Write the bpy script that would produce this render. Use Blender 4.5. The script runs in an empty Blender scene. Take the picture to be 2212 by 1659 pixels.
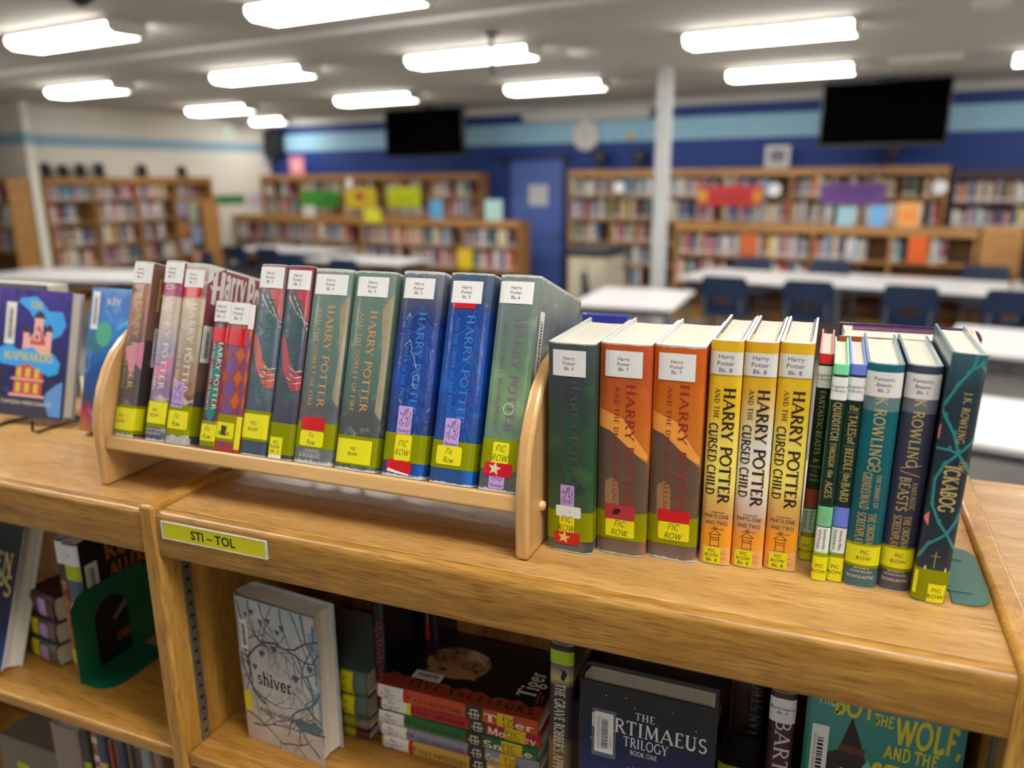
import bpy, math, random
from mathutils import Vector, Matrix, Euler
random.seed(7)
SC = bpy.context.scene
COL = SC.collection
R = math.radians
# ---------------------------------------------------------------- camera, world, exposure
HC = 1.85                       # lens height above the floor
CX, CY, CZ = .7526, -.6916, .3976
TZ = HC - CZ                    # height of the bookcase top the books stand on
cam_data = bpy.data.cameras.new('camera')
cam_data.sensor_width = 36
cam_data.lens = 1709.6 / 2212 * 36
cam_data.clip_start = .02
cam_data.dof.use_dof = True
cam_data.dof.focus_distance = .86
cam_data.dof.aperture_fstop = 2.5
cam = bpy.data.objects.new('camera', cam_data)
cam.location = (CX, CY, HC)
cam.rotation_euler = (R(75.38), R(.4334), R(21.866))
COL.objects.link(cam)
SC.camera = cam
world = bpy.data.worlds.new('world')
SC.world = world
world.use_nodes = True
world.node_tree.nodes['Background'].inputs[0].default_value = (.9, .93, 1, 1)
world.node_tree.nodes['Background'].inputs[1].default_value = .05
vs = SC.view_settings
vs.view_transform = 'Standard'
vs.look = 'None'
vs.gamma = 1
vs.use_curve_mapping = False
vs.exposure = 0.7
LAMP = 15.0                     # radiance of the ceiling lamps
SC.cycles.max_bounces = 7
SC.cycles.diffuse_bounces = 4
SC.cycles.transparent_max_bounces = 10

# ---------------------------------------------------------------- materials
def lin(c):
    return tuple((x / 12.92 if x <= .04045 else ((x + .055) / 1.055) ** 2.4) for x in [v / 255 for v in c])
MATS = {}
def base(name):
    m = bpy.data.materials.new(name)
    m.use_nodes = True
    return m, m.node_tree.nodes, m.node_tree.links, m.node_tree.nodes['Principled BSDF']
def mat(name, c, rough=.5, coat=0, metal=0, var=0, scale=40, bump=0, spec=.5):
    if name in MATS: return MATS[name]
    m, n, l, p = base(name)
    c = lin(c)
    p.inputs['Base Color'].default_value = (*c, 1)
    p.inputs['Roughness'].default_value = rough
    p.inputs['Metallic'].default_value = metal
    p.inputs['Coat Weight'].default_value = coat * .6
    p.inputs['Coat Roughness'].default_value = .15
    p.inputs['Specular IOR Level'].default_value = spec
    if var or bump:
        tc = n.new('ShaderNodeTexCoord'); nz = n.new('ShaderNodeTexNoise')
        nz.inputs['Scale'].default_value = scale; nz.inputs['Detail'].default_value = 4
        l.new(tc.outputs['Object'], nz.inputs['Vector'])
        if var:
            mx = n.new('ShaderNodeMix'); mx.data_type = 'RGBA'
            mx.inputs['A'].default_value = (*[v * (1 - var) for v in c], 1)
            mx.inputs['B'].default_value = (*[min(1, v * (1 + var)) for v in c], 1)
            l.new(nz.outputs['Fac'], mx.inputs['Factor']); l.new(mx.outputs['Result'], p.inputs['Base Color'])
        if bump:
            b = n.new('ShaderNodeBump'); b.inputs['Strength'].default_value = bump; b.inputs['Distance'].default_value = .001
            l.new(nz.outputs['Fac'], b.inputs['Height']); l.new(b.outputs['Normal'], p.inputs['Normal'])
    MATS[name] = m
    return m
def glow(name, c, s):
    m, n, l, p = base(name)
    p.inputs['Base Color'].default_value = (.8, .8, .8, 1)
    p.inputs['Emission Color'].default_value = (*c, 1)
    p.inputs['Emission Strength'].default_value = s
    MATS[name] = m
    return m
def ramp(n, stops):
    r = n.new('ShaderNodeValToRGB')
    e = r.color_ramp.elements
    while len(e) < len(stops): e.new(1)
    for k, (pos, c) in enumerate(stops):
        e[k].position = pos; e[k].color = (*lin(c), 1)
    return r
def wood(name, axis, dark, mid, light, rough=.38, fig=1.0, coat=.25, pore=.6):
    """oak: grain and pores stretched along one axis of the object"""
    if name in MATS: return MATS[name]
    m, n, l, p = base(name)
    tc = n.new('ShaderNodeTexCoord')
    def noise(long, cross, det, dist=0):
        mp = n.new('ShaderNodeMapping')
        mp.inputs['Scale'].default_value = [long if a == axis else cross for a in range(3)]
        l.new(tc.outputs['Object'], mp.inputs['Vector'])
        z = n.new('ShaderNodeTexNoise'); z.inputs['Scale'].default_value = 1; z.inputs['Detail'].default_value = det
        z.inputs['Distortion'].default_value = dist
        l.new(mp.outputs['Vector'], z.inputs['Vector'])
        return z
    a = noise(3.2 * fig, 42 * fig, 5, .7)
    r1 = ramp(n, [(.28, dark), (.5, mid), (.72, light)])
    l.new(a.outputs['Fac'], r1.inputs['Fac'])
    b = noise(28, 620, 2)
    r2 = ramp(n, [(.36, (150, 128, 98)), (.5, (255, 255, 255)), (1, (255, 255, 255))])
    l.new(b.outputs['Fac'], r2.inputs['Fac'])
    mx = n.new('ShaderNodeMix'); mx.data_type = 'RGBA'; mx.blend_type = 'MULTIPLY'; mx.inputs['Factor'].default_value = pore
    l.new(r1.outputs['Color'], mx.inputs['A']); l.new(r2.outputs['Color'], mx.inputs['B'])
    l.new(mx.outputs['Result'], p.inputs['Base Color'])
    p.inputs['Roughness'].default_value = rough
    p.inputs['Coat Weight'].default_value = coat; p.inputs['Coat Roughness'].default_value = .3
    bp = n.new('ShaderNodeBump'); bp.inputs['Strength'].default_value = .12; bp.inputs['Distance'].default_value = .0004
    l.new(b.outputs['Fac'], bp.inputs['Height']); l.new(bp.outputs['Normal'], p.inputs['Normal'])
    MATS[name] = m
    return m
def art(name, H, stops, wave=.04, wscale=18, spots=(), wear=0, rough=.42, coat=.22, crinkle=.25, axis=2):
    """printed jacket under library film: colours along one axis broken up by noise, blotches of other colours, pale wear at both ends"""
    if name in MATS: return MATS[name]
    m, n, l, p = base(name)
    tc = n.new('ShaderNodeTexCoord')
    sp = n.new('ShaderNodeSeparateXYZ'); l.new(tc.outputs['Object'], sp.inputs[0])
    def noise(s, det=4, dist=.3):
        z = n.new('ShaderNodeTexNoise'); z.inputs['Scale'].default_value = s; z.inputs['Detail'].default_value = det
        z.inputs['Distortion'].default_value = dist
        l.new(tc.outputs['Object'], z.inputs['Vector']); return z
    def math_(op, a, b):
        q = n.new('ShaderNodeMath'); q.operation = op
        for i, v in enumerate((a, b)):
            if isinstance(v, (int, float)): q.inputs[i].default_value = v
            else: l.new(v, q.inputs[i])
        return q.outputs[0]
    z = math_('DIVIDE', sp.outputs[axis], H)
    w = math_('MULTIPLY', math_('SUBTRACT', noise(wscale).outputs['Fac'], .5), wave * 4)
    r = ramp(n, stops); l.new(math_('ADD', z, w), r.inputs['Fac'])
    cur = r.outputs['Color']
    for k, (c, s, lo, hi) in enumerate(spots):
        nz = noise(s, 5, .8)
        mr = n.new('ShaderNodeMapRange'); mr.inputs['From Min'].default_value = lo; mr.inputs['From Max'].default_value = hi
        l.new(nz.outputs['Fac'], mr.inputs['Value'])
        mx = n.new('ShaderNodeMix'); mx.data_type = 'RGBA'; mx.inputs['B'].default_value = (*lin(c), 1)
        l.new(mr.outputs['Result'], mx.inputs['Factor']); l.new(cur, mx.inputs['A']); cur = mx.outputs['Result']
    if wear:
        d = math_('ABSOLUTE', math_('SUBTRACT', z, .5), 0)
        e = n.new('ShaderNodeMapRange'); e.inputs['From Min'].default_value = .5 - wear; e.inputs['From Max'].default_value = .5
        l.new(d, e.inputs['Value'])
        f = n.new('ShaderNodeMapRange'); f.inputs['From Min'].default_value = .95; f.inputs['From Max'].default_value = 1.15
        l.new(math_('ADD', e.outputs['Result'], noise(170, 3, 1).outputs['Fac']), f.inputs['Value'])
        mx = n.new('ShaderNodeMix'); mx.data_type = 'RGBA'; mx.inputs['B'].default_value = (*lin((205, 208, 205)), 1)
        l.new(f.outputs['Result'], mx.inputs['Factor']); l.new(cur, mx.inputs['A']); cur = mx.outputs['Result']
    hs = n.new('ShaderNodeHueSaturation'); hs.inputs['Saturation'].default_value = 1.02; hs.inputs['Value'].default_value = .86
    l.new(cur, hs.inputs['Color']); l.new(hs.outputs['Color'], p.inputs['Base Color'])
    p.inputs['Roughness'].default_value = rough; p.inputs['Specular IOR Level'].default_value = .3
    p.inputs['Coat Weight'].default_value = coat; p.inputs['Coat Roughness'].default_value = .1
    if crinkle:
        b = n.new('ShaderNodeBump'); b.inputs['Strength'].default_value = crinkle; b.inputs['Distance'].default_value = .0015
        l.new(noise(60, 3, 2).outputs['Fac'], b.inputs['Height']); l.new(b.outputs['Normal'], p.inputs['Coat Normal'])
    MATS[name] = m
    return m
def film(name, c, a):
    """tinted see-through tape"""
    if name in MATS: return MATS[name]
    m, n, l, p = base(name)
    c = lin(c)
    p.inputs['Base Color'].default_value = (*c, 1); p.inputs['Roughness'].default_value = .25
    tr = n.new('ShaderNodeBsdfTransparent'); tr.inputs[0].default_value = (*[min(1, v * 1.2 + .02) for v in c], 1)
    mx = n.new('ShaderNodeMixShader'); mx.inputs[0].default_value = a
    l.new(tr.outputs[0], mx.inputs[1]); l.new(p.outputs[0], mx.inputs[2])
    l.new(mx.outputs[0], n['Material Output'].inputs['Surface'])
    MATS[name] = m
    return m
def pages(name='paper_pages', c=(212, 207, 192), axis=0):
    if name in MATS: return MATS[name]
    m, n, l, p = base(name)
    tc = n.new('ShaderNodeTexCoord'); mp = n.new('ShaderNodeMapping')
    mp.inputs['Scale'].default_value = [900 if a == axis else 6 for a in range(3)]
    nz = n.new('ShaderNodeTexNoise'); nz.inputs['Scale'].default_value = 1; nz.inputs['Detail'].default_value = 3
    l.new(tc.outputs['Object'], mp.inputs[0]); l.new(mp.outputs[0], nz.inputs['Vector'])
    r = ramp(n, [(.25, [v * .93 for v in c]), (.5, c), (1, [min(255, v * 1.03) for v in c])])
    l.new(nz.outputs['Fac'], r.inputs[0]); l.new(r.outputs[0], p.inputs['Base Color'])
    p.inputs['Roughness'].default_value = .85
    MATS[name] = m
    return m

OAKX = wood('oak_along', 0, (160, 110, 44), (190, 138, 62), (208, 160, 82))
OAKZ = wood('oak_upright', 2, (158, 110, 44), (186, 136, 58), (206, 158, 78))
OAKY = wood('oak_across', 1, (172, 124, 66), (198, 148, 84), (216, 170, 106))
FASC = wood('oak_fascia', 0, (150, 105, 40), (172, 124, 50), (192, 145, 70), fig=2.4)
TOPW = wood('oak_laminate_top', 0, (172, 128, 68), (190, 146, 84), (204, 162, 102), rough=.4, coat=.3, fig=.8)
BIRCHZ = wood('birch_upright', 2, (192, 146, 88), (205, 160, 102), (216, 174, 118), rough=.33, fig=.6, coat=.5, pore=.12)
BIRCHX = wood('birch_along', 0, (194, 148, 90), (207, 163, 104), (218, 177, 120), rough=.33, fig=.6, coat=.5, pore=.12)
BACKW = wood('bookcase_back', 2, (120, 78, 36), (150, 102, 52), (170, 122, 70))
PAPER = pages()
PAPERY = pages('paper_pages_across', axis=1)
PAPERZ = pages('paper_pages_stacked', c=(206, 196, 172), axis=2)
WHITE = mat('white_label_paper', (226, 226, 226), .45, var=.04, scale=60)
YEL = mat('yellow_label_paper', (226, 217, 16), .4, var=.03)
RED = mat('red_label_paper', (200, 14, 34), .35, coat=.4)
PURP = mat('lilac_label_paper', (186, 152, 214), .4)
INK = mat('black_ink', (22, 20, 24), .5)
MAROON = mat('maroon_ink', (110, 50, 74), .5)
GREYINK = mat('grey_ink', (70, 66, 72), .5)
GOLD = mat('gold_foil_ink', (196, 164, 96), .4)
STARM = mat('gold_star_foil', (238, 214, 110), .3, metal=.3)
STARS = mat('silver_star_foil', (232, 228, 196), .3, metal=.3)
OLIVE = film('yellow_tape', (196, 200, 10), .42)
CLEAR = film('clear_tape', (235, 238, 238), .13)
BLACKM = mat('black_plastic', (14, 14, 16), .35)
STEEL = mat('grey_steel', (150, 146, 138), .35, metal=.8)
TEXTW = mat('pale_ink', (222, 216, 206), .5)

# ---------------------------------------------------------------- mesh helpers
class MB:
    def __init__(s): s.v = []; s.f = []; s.m = []; s.mats = []
    def mi(s, mt):
        if mt not in s.mats: s.mats.append(mt)
        return s.mats.index(mt)
    def add(s, vs, fs, mt):
        o = len(s.v); k = s.mi(mt)
        s.v += [tuple(x) for x in vs]
        for f in fs: s.f.append([i + o for i in f]); s.m.append(k)
    def box(s, x0, x1, y0, y1, z0, z1, mt):
        s.add([(x0, y0, z0), (x1, y0, z0), (x1, y1, z0), (x0, y1, z0), (x0, y0, z1), (x1, y0, z1), (x1, y1, z1), (x0, y1, z1)],
              [(3, 2, 1, 0), (4, 5, 6, 7), (0, 1, 5, 4), (1, 2, 6, 5), (2, 3, 7, 6), (3, 0, 4, 7)], mt)
    def prism(s, poly, axis, a, b, mt):
        """poly: 2D outline in the two axes left over, in order"""
        def P(p, w):
            q = list(p); q.insert(axis, w); return tuple(q)
        n = len(poly)
        vs = [P(p, a) for p in poly] + [P(p, b) for p in poly]
        s.add(vs, [list(range(n)), list(range(2 * n - 1, n - 1, -1))] + [(i + n, (i + 1) % n + n, (i + 1) % n, i) for i in range(n)], mt)
    def tube(s, pts, r, mt, n=8, cap=True):
        pts = [Vector(p) for p in pts]; vs = []; fs = []
        for i, p in enumerate(pts):
            t = (pts[min(i + 1, len(pts) - 1)] - pts[max(i - 1, 0)]).normalized()
            u = t.cross(Vector((0, 0, 1)) if abs(t.z) < .9 else Vector((1, 0, 0))).normalized(); w = t.cross(u)
            rr = r[i] if isinstance(r, (list, tuple)) else r
            for k in range(n):
                a = 2 * math.pi * k / n
                vs.append(p + (u * math.cos(a) + w * math.sin(a)) * rr)
        for i in range(len(pts) - 1):
            for k in range(n):
                fs.append((i * n + k, i * n + (k + 1) % n, (i + 1) * n + (k + 1) % n, (i + 1) * n + k))
        if cap: fs += [tuple(range(n - 1, -1, -1)), tuple(range((len(pts) - 1) * n, len(pts) * n))]
        s.add(vs, fs, mt)
    def lathe(s, prof, c, axis, mt, n=24):
        vs = []; fs = []
        for (r, h) in prof:
            for k in range(n):
                a = 2 * math.pi * k / n; q = [math.cos(a) * r, math.sin(a) * r]; q.insert(axis, h)
                vs.append((q[0] + c[0], q[1] + c[1], q[2] + c[2]))
        for i in range(len(prof) - 1):
            for k in range(n):
                fs.append((i * n + k, i * n + (k + 1) % n, (i + 1) * n + (k + 1) % n, (i + 1) * n + k))
        fs += [tuple(range(n - 1, -1, -1)), tuple(range((len(prof) - 1) * n, len(prof) * n))]
        s.add(vs, fs, mt)
    def build(s, name, parent=None, bevel=0, smooth=False, fix=True):
        me = bpy.data.meshes.new(name)
        me.from_pydata(s.v, [], s.f)
        for mt in s.mats: me.materials.append(mt)
        me.polygons.foreach_set('material_index', s.m)
        if fix:
            import bmesh
            bm = bmesh.new(); bm.from_mesh(me); bmesh.ops.recalc_face_normals(bm, faces=bm.faces); bm.to_mesh(me); bm.free()
        if smooth:
            me.shade_smooth(); me.set_sharp_from_angle(angle=R(40))
        me.update()
        o = bpy.data.objects.new(name, me); COL.objects.link(o)
        if bevel:
            b = o.modifiers.new('bevel', 'BEVEL'); b.width = bevel; b.segments = 3; b.limit_method = 'ANGLE'
            b.angle_limit = R(50); b.harden_normals = False
            me.shade_smooth(); me.set_sharp_from_angle(angle=R(60))
        if parent: o.parent = parent
        return o
def thing(name, label, cat, loc=(0, 0, 0), rot=(0, 0, 0), group=None):
    o = bpy.data.objects.new(name, None); COL.objects.link(o)
    o.empty_display_size = .05
    o.location = loc; o.rotation_euler = rot
    return tag(o, label, cat, group)
def tag(o, label=None, cat=None, group=None, kind=None):
    if label: o['label'] = label
    if cat: o['category'] = cat
    if group: o['group'] = group
    if kind: o['kind'] = kind
    return o

# ---------------------------------------------------------------- lettering
_T = {}
def sans(t, bold=0):
    """outline of a line of plain lettering: 2D points (capital height 1) and faces"""
    if (t, bold) in _T: return _T[t, bold]
    def raw(s, off=0):
        cu = bpy.data.curves.new('t', 'FONT'); cu.body = s; cu.resolution_u = 2; cu.offset = off
        ob = bpy.data.objects.new('t', cu)
        me = bpy.data.meshes.new_from_object(ob)
        v = [(p.co.x, p.co.y) for p in me.vertices]; f = [tuple(p.vertices) for p in me.polygons]
        bpy.data.objects.remove(ob); bpy.data.curves.remove(cu); bpy.data.meshes.remove(me)
        return v, f
    if 'cap' not in _T: _T['cap'] = max(y for x, y in raw('H')[0])
    v, f = raw(t, bold); k = 1 / _T['cap']
    x0 = min(x for x, y in v); 
    v = [((x - x0) * k, y * k) for x, y in v]
    _T[t, bold] = (v, f, max(x for x, y in v))
    return _T[t, bold]
def arc(cx, cy, rx, ry, a0, a1, n=9):
    return [(cx + rx * math.cos(R(a0 + (a1 - a0) * i / n)), cy + ry * math.sin(R(a0 + (a1 - a0) * i / n))) for i in range(n + 1)]
# roman letters drawn as strokes: width, [(weight, points)], serif feet
def bowl(y0, y1, x=.18, w=.36): return [(x, y1), (x + w * .35, y1)] + arc(x + w * .35, (y0 + y1) / 2, w * .65, (y1 - y0) / 2, 90, -90) + [(x, y0)]
G = {
 'A': (.84, [(1, [(.07, 0), (.42, 1)]), (2, [(.42, 1), (.78, 0)]), (1, [(.2, .34), (.65, .34)])], [(.07, 0), (.78, 0)]),
 'B': (.66, [(2, [(.18, 0), (.18, 1)]), (1.4, bowl(.52, 1)), (1.4, bowl(0, .52, w=.42))], []),
 'C': (.74, [(1.6, arc(.42, .5, .34, .5, 45, 315, 14))], []),
 'D': (.8, [(2, [(.18, 0), (.18, 1)]), (1.5, bowl(0, 1, w=.54))], []),
 'E': (.62, [(2, [(.18, 0), (.18, 1)]), (1, [(.18, 1), (.54, 1), (.54, .87)]), (1, [(.18, .53), (.46, .53)]), (1, [(.18, 0), (.56, 0), (.56, .14)])], []),
 'F': (.58, [(2, [(.18, 0), (.18, 1)]), (1, [(.18, 1), (.54, 1), (.54, .86)]), (1, [(.18, .52), (.45, .52)])], [(.18, 0)]),
 'G': (.8, [(1.6, arc(.43, .5, .35, .5, 45, 330, 14)), (1.6, [(.7, .06), (.7, .42)])], [(.7, .42)]),
 'H': (.84, [(2, [(.18, 0), (.18, 1)]), (2, [(.66, 0), (.66, 1)]), (1, [(.18, .5), (.66, .5)])], [(.18, 0), (.18, 1), (.66, 0), (.66, 1)]),
 'I': (.36, [(2, [(.18, 0), (.18, 1)])], [(.18, 0), (.18, 1)]),
 'J': (.4, [(2, [(.22, 1), (.22, .1), (.1, -.1)])], [(.22, 1)]),
 'K': (.78, [(2, [(.18, 0), (.18, 1)]), (1, [(.2, .46), (.64, 1)]), (2, [(.34, .62), (.72, 0)])], [(.18, 0), (.18, 1), (.64, 1), (.72, 0)]),
 'L': (.6, [(2, [(.18, 0), (.18, 1)]), (1, [(.18, 0), (.55, 0), (.55, .16)])], [(.18, 1)]),
 'M': (1.0, [(1, [(.15, 0), (.2, 1)]), (2, [(.2, 1), (.5, .1)]), (1, [(.5, .1), (.8, 1)]), (2, [(.8, 1), (.86, 0)])], [(.15, 0), (.86, 0)]),
 'N': (.86, [(1, [(.17, 0), (.17, 1)]), (2, [(.17, 1), (.7, 0)]), (1, [(.7, 0), (.7, 1)])], [(.17, 0), (.7, 1)]),
 'O': (.86, [(1.6, arc(.43, .5, .36, .5, 0, 360, 20))], []),
 'P': (.64, [(2, [(.18, 0), (.18, 1)]), (1.5, bowl(.46, 1, w=.42))], [(.18, 0)]),
 'Q': (.86, [(1.6, arc(.43, .5, .36, .5, 0, 360, 20)), (1.5, [(.45, .1), (.85, -.22)])], []),
 'R': (.74, [(2, [(.18, 0), (.18, 1)]), (1.5, bowl(.5, 1, w=.4)), (1.8, [(.36, .5), (.7, 0)])], [(.18, 0), (.7, 0)]),
 'S': (.58, [(1.6, arc(.3, .75, .2, .25, 40, 270, 9) + arc(.28, .25, .22, .25, 90, -150, 9)[1:])], []),
 'T': (.72, [(2, [(.36, 0), (.36, 1)]), (1, [(.06, .86), (.06, 1), (.66, 1), (.66, .86)])], [(.36, 0)]),
 'U': (.8, [(2, [(.17, 1), (.17, .3)] + arc(.4, .28, .23, .28, 180, 360) ), (1, [(.63, .3), (.63, 1)])], [(.17, 1), (.63, 1)]),
 'V': (.8, [(2, [(.1, 1), (.42, 0)]), (1, [(.42, 0), (.72, 1)])], [(.1, 1), (.72, 1)]),
 'W': (1.1, [(2, [(.08, 1), (.34, 0)]), (1, [(.34, 0), (.56, .95)]), (2, [(.56, .95), (.8, 0)]), (1, [(.8, 0), (1.04, 1)])], [(.08, 1), (1.04, 1)]),
 'X': (.76, [(2, [(.12, 1), (.66, 0)]), (1, [(.12, 0), (.64, 1)])], [(.12, 1), (.66, 0)]),
 'Y': (.76, [(2, [(.08, 1), (.38, .45)]), (1, [(.38, .45), (.68, 1)]), (2, [(.38, .45), (.38, 0)])], [(.08, 1), (.68, 1), (.38, 0)]),
 'Z': (.66, [(1, [(.1, .86), (.1, 1), (.56, 1)]), (2, [(.56, 1), (.1, 0)]), (1, [(.1, 0), (.6, 0), (.6, .15)])], []),
 '&': (.8, [(1.4, [(.72, .4), (.5, .1)] + arc(.32, .22, .2, .22, -60, -240, 7) + [(.42, .62)] + arc(.36, .8, .13, .18, -30, 200, 8) + [(.7, 0)])], []),
 '.': (.26, [(2, [(.1, 0), (.1, .1)])], []), ',': (.26, [(1.6, [(.14, .1), (.06, -.16)])], []), "'": (.2, [(1.4, [(.1, 1), (.07, .78)])], []), '-': (.4, [(1.2, [(.06, .4), (.34, .4)])], []),
 's': (.44, [(1.3, arc(.23, .5, .14, .16, 30, 270, 7) + arc(.21, .17, .15, .17, 90, -150, 7)[1:])], []),
 'h': (.56, [(1.6, [(.12, 0), (.12, 1.05)]), (1.5, [(.12, .5)] + arc(.29, .45, .15, .2, 140, 0, 6) + [(.44, 0)])], [(.12, 0), (.44, 0)]),
 'i': (.28, [(1.6, [(.14, 0), (.14, .66)]), (2, [(.14, .84), (.14, .96)])], [(.14, 0)]),
 'v': (.54, [(1.6, [(.06, .66), (.27, 0)]), (1, [(.27, 0), (.48, .66)])], [(.06, .66), (.48, .66)]),
 'e': (.52, [(1, [(.1, .36), (.43, .36)]), (1.5, [(.43, .36)] + arc(.26, .33, .18, .33, 10, 320, 12))], []),
 'r': (.42, [(1.6, [(.12, 0), (.12, .66)]), (1.3, [(.12, .45), (.22, .62), (.36, .6)])], [(.12, 0)]),
 'm': (.84, [(1.6, [(.12, 0), (.12, .66)]), (1.5, [(.12, .5)] + arc(.27, .45, .14, .2, 140, 0, 6) + [(.41, 0)]), (1.5, [(.41, .5)] + arc(.56, .45, .14, .2, 140, 0, 6) + [(.7, 0)])], [(.12, 0), (.41, 0), (.7, 0)]),
 'a': (.5, [(1.5, arc(.24, .48, .15, .17, 150, 0, 6) + [(.39, 0)]), (1.4, arc(.23, .19, .16, .19, 40, 320, 9))], []),
 'g': (.54, [(1.4, arc(.25, .43, .17, .22, 0, 360, 12)), (1.4, arc(.25, -.15, .2, .18, 0, 360, 12)), (1.2, [(.2, .22), (.12, .08), (.25, .03)])], []),
 't': (.36, [(1.6, [(.16, .9), (.16, .12), (.24, 0), (.34, .06)]), (1.1, [(.03, .64), (.32, .64)])], []),
 'f': (.36, [(1.6, [(.14, 0), (.14, .85), (.24, 1.02), (.36, .98)]), (1.1, [(.03, .64), (.32, .64)])], [(.14, 0)]),
 'o': (.54, [(1.4, arc(.26, .33, .2, .33, 0, 360, 14))], []), 'n': (.56, [(1.6, [(.12, 0), (.12, .66)]), (1.5, [(.12, .5)] + arc(.29, .45, .15, .2, 140, 0, 6) + [(.44, 0)])], [(.12, 0), (.44, 0)]),
 'c': (.48, [(1.4, arc(.26, .33, .19, .33, 50, 310, 11))], []), 'w': (.72, [(1.5, [(.05, .66), (.2, 0)]), (1, [(.2, 0), (.34, .6)]), (1.5, [(.34, .6), (.5, 0)]), (1, [(.5, 0), (.66, .66)])], []),
 'y': (.54, [(1.6, [(.06, .66), (.27, .02)]), (1, [(.48, .66), (.2, -.3), (.06, -.3)])], []), 'l': (.28, [(1.6, [(.14, 0), (.14, 1.05)])], [(.14, 0)]),
}
def roman(t, wt=.058, serif=True, slant=0, track=.06):
    """a line of roman capitals and small letters, or with serif=False of handwriting"""
    key = (t, wt, serif, slant, track)
    if key in _T: return _T[key]
    V_ = []; F_ = []; x = 0; lay = [0]
    def quad(a, b, h, e0=.35, e1=.35):
        d = Vector((b[0] - a[0], b[1] - a[1])); L = d.length
        if L < 1e-6: return
        d /= L; n = Vector((-d.y, d.x)) * h; o = len(V_)
        for q in (Vector(a) - d * h * e0 + n, Vector(a) - d * h * e0 - n, Vector(b) + d * h * e1 - n, Vector(b) + d * h * e1 + n): V_.append((q.x, q.y, lay[0]))
        F_.append((o, o + 1, o + 2, o + 3))
    for ch in t:
        if ch == ' ': x += .36; continue
        g = G.get(ch) or G.get(ch.upper())
        if not g: x += .3; continue
        w, st, sf = g
        for (k, pts) in st:
            P = [(x + a, b) for a, b in pts]
            for i in range(len(P) - 1):
                m = max(1, math.ceil(math.dist(P[i], P[i + 1]) / .17))
                for j in range(m):
                    A_ = [P[i][q] + (P[i + 1][q] - P[i][q]) * j / m for q in (0, 1)]; B_ = [P[i][q] + (P[i + 1][q] - P[i][q]) * (j + 1) / m for q in (0, 1)]
                    quad(A_, B_, wt * (k if serif else 1.2) * .62, .35 * (j == 0), .35 * (j == m - 1))
                lay[0] = (lay[0] + 1) % 24
        if serif:
            for (a, b) in sf: quad((x + a - .12, b), (x + a + .12, b), wt * .45); lay[0] = (lay[0] + 1) % 24
        x += w + track
    v = [(a + b * slant, b, c) for a, b, c in V_]
    x0 = min(q[0] for q in v); v = [(a - x0, b, c) for a, b, c in v]
    _T[key] = (v, F_, max(q[0] for q in v))
    return _T[key]
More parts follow.
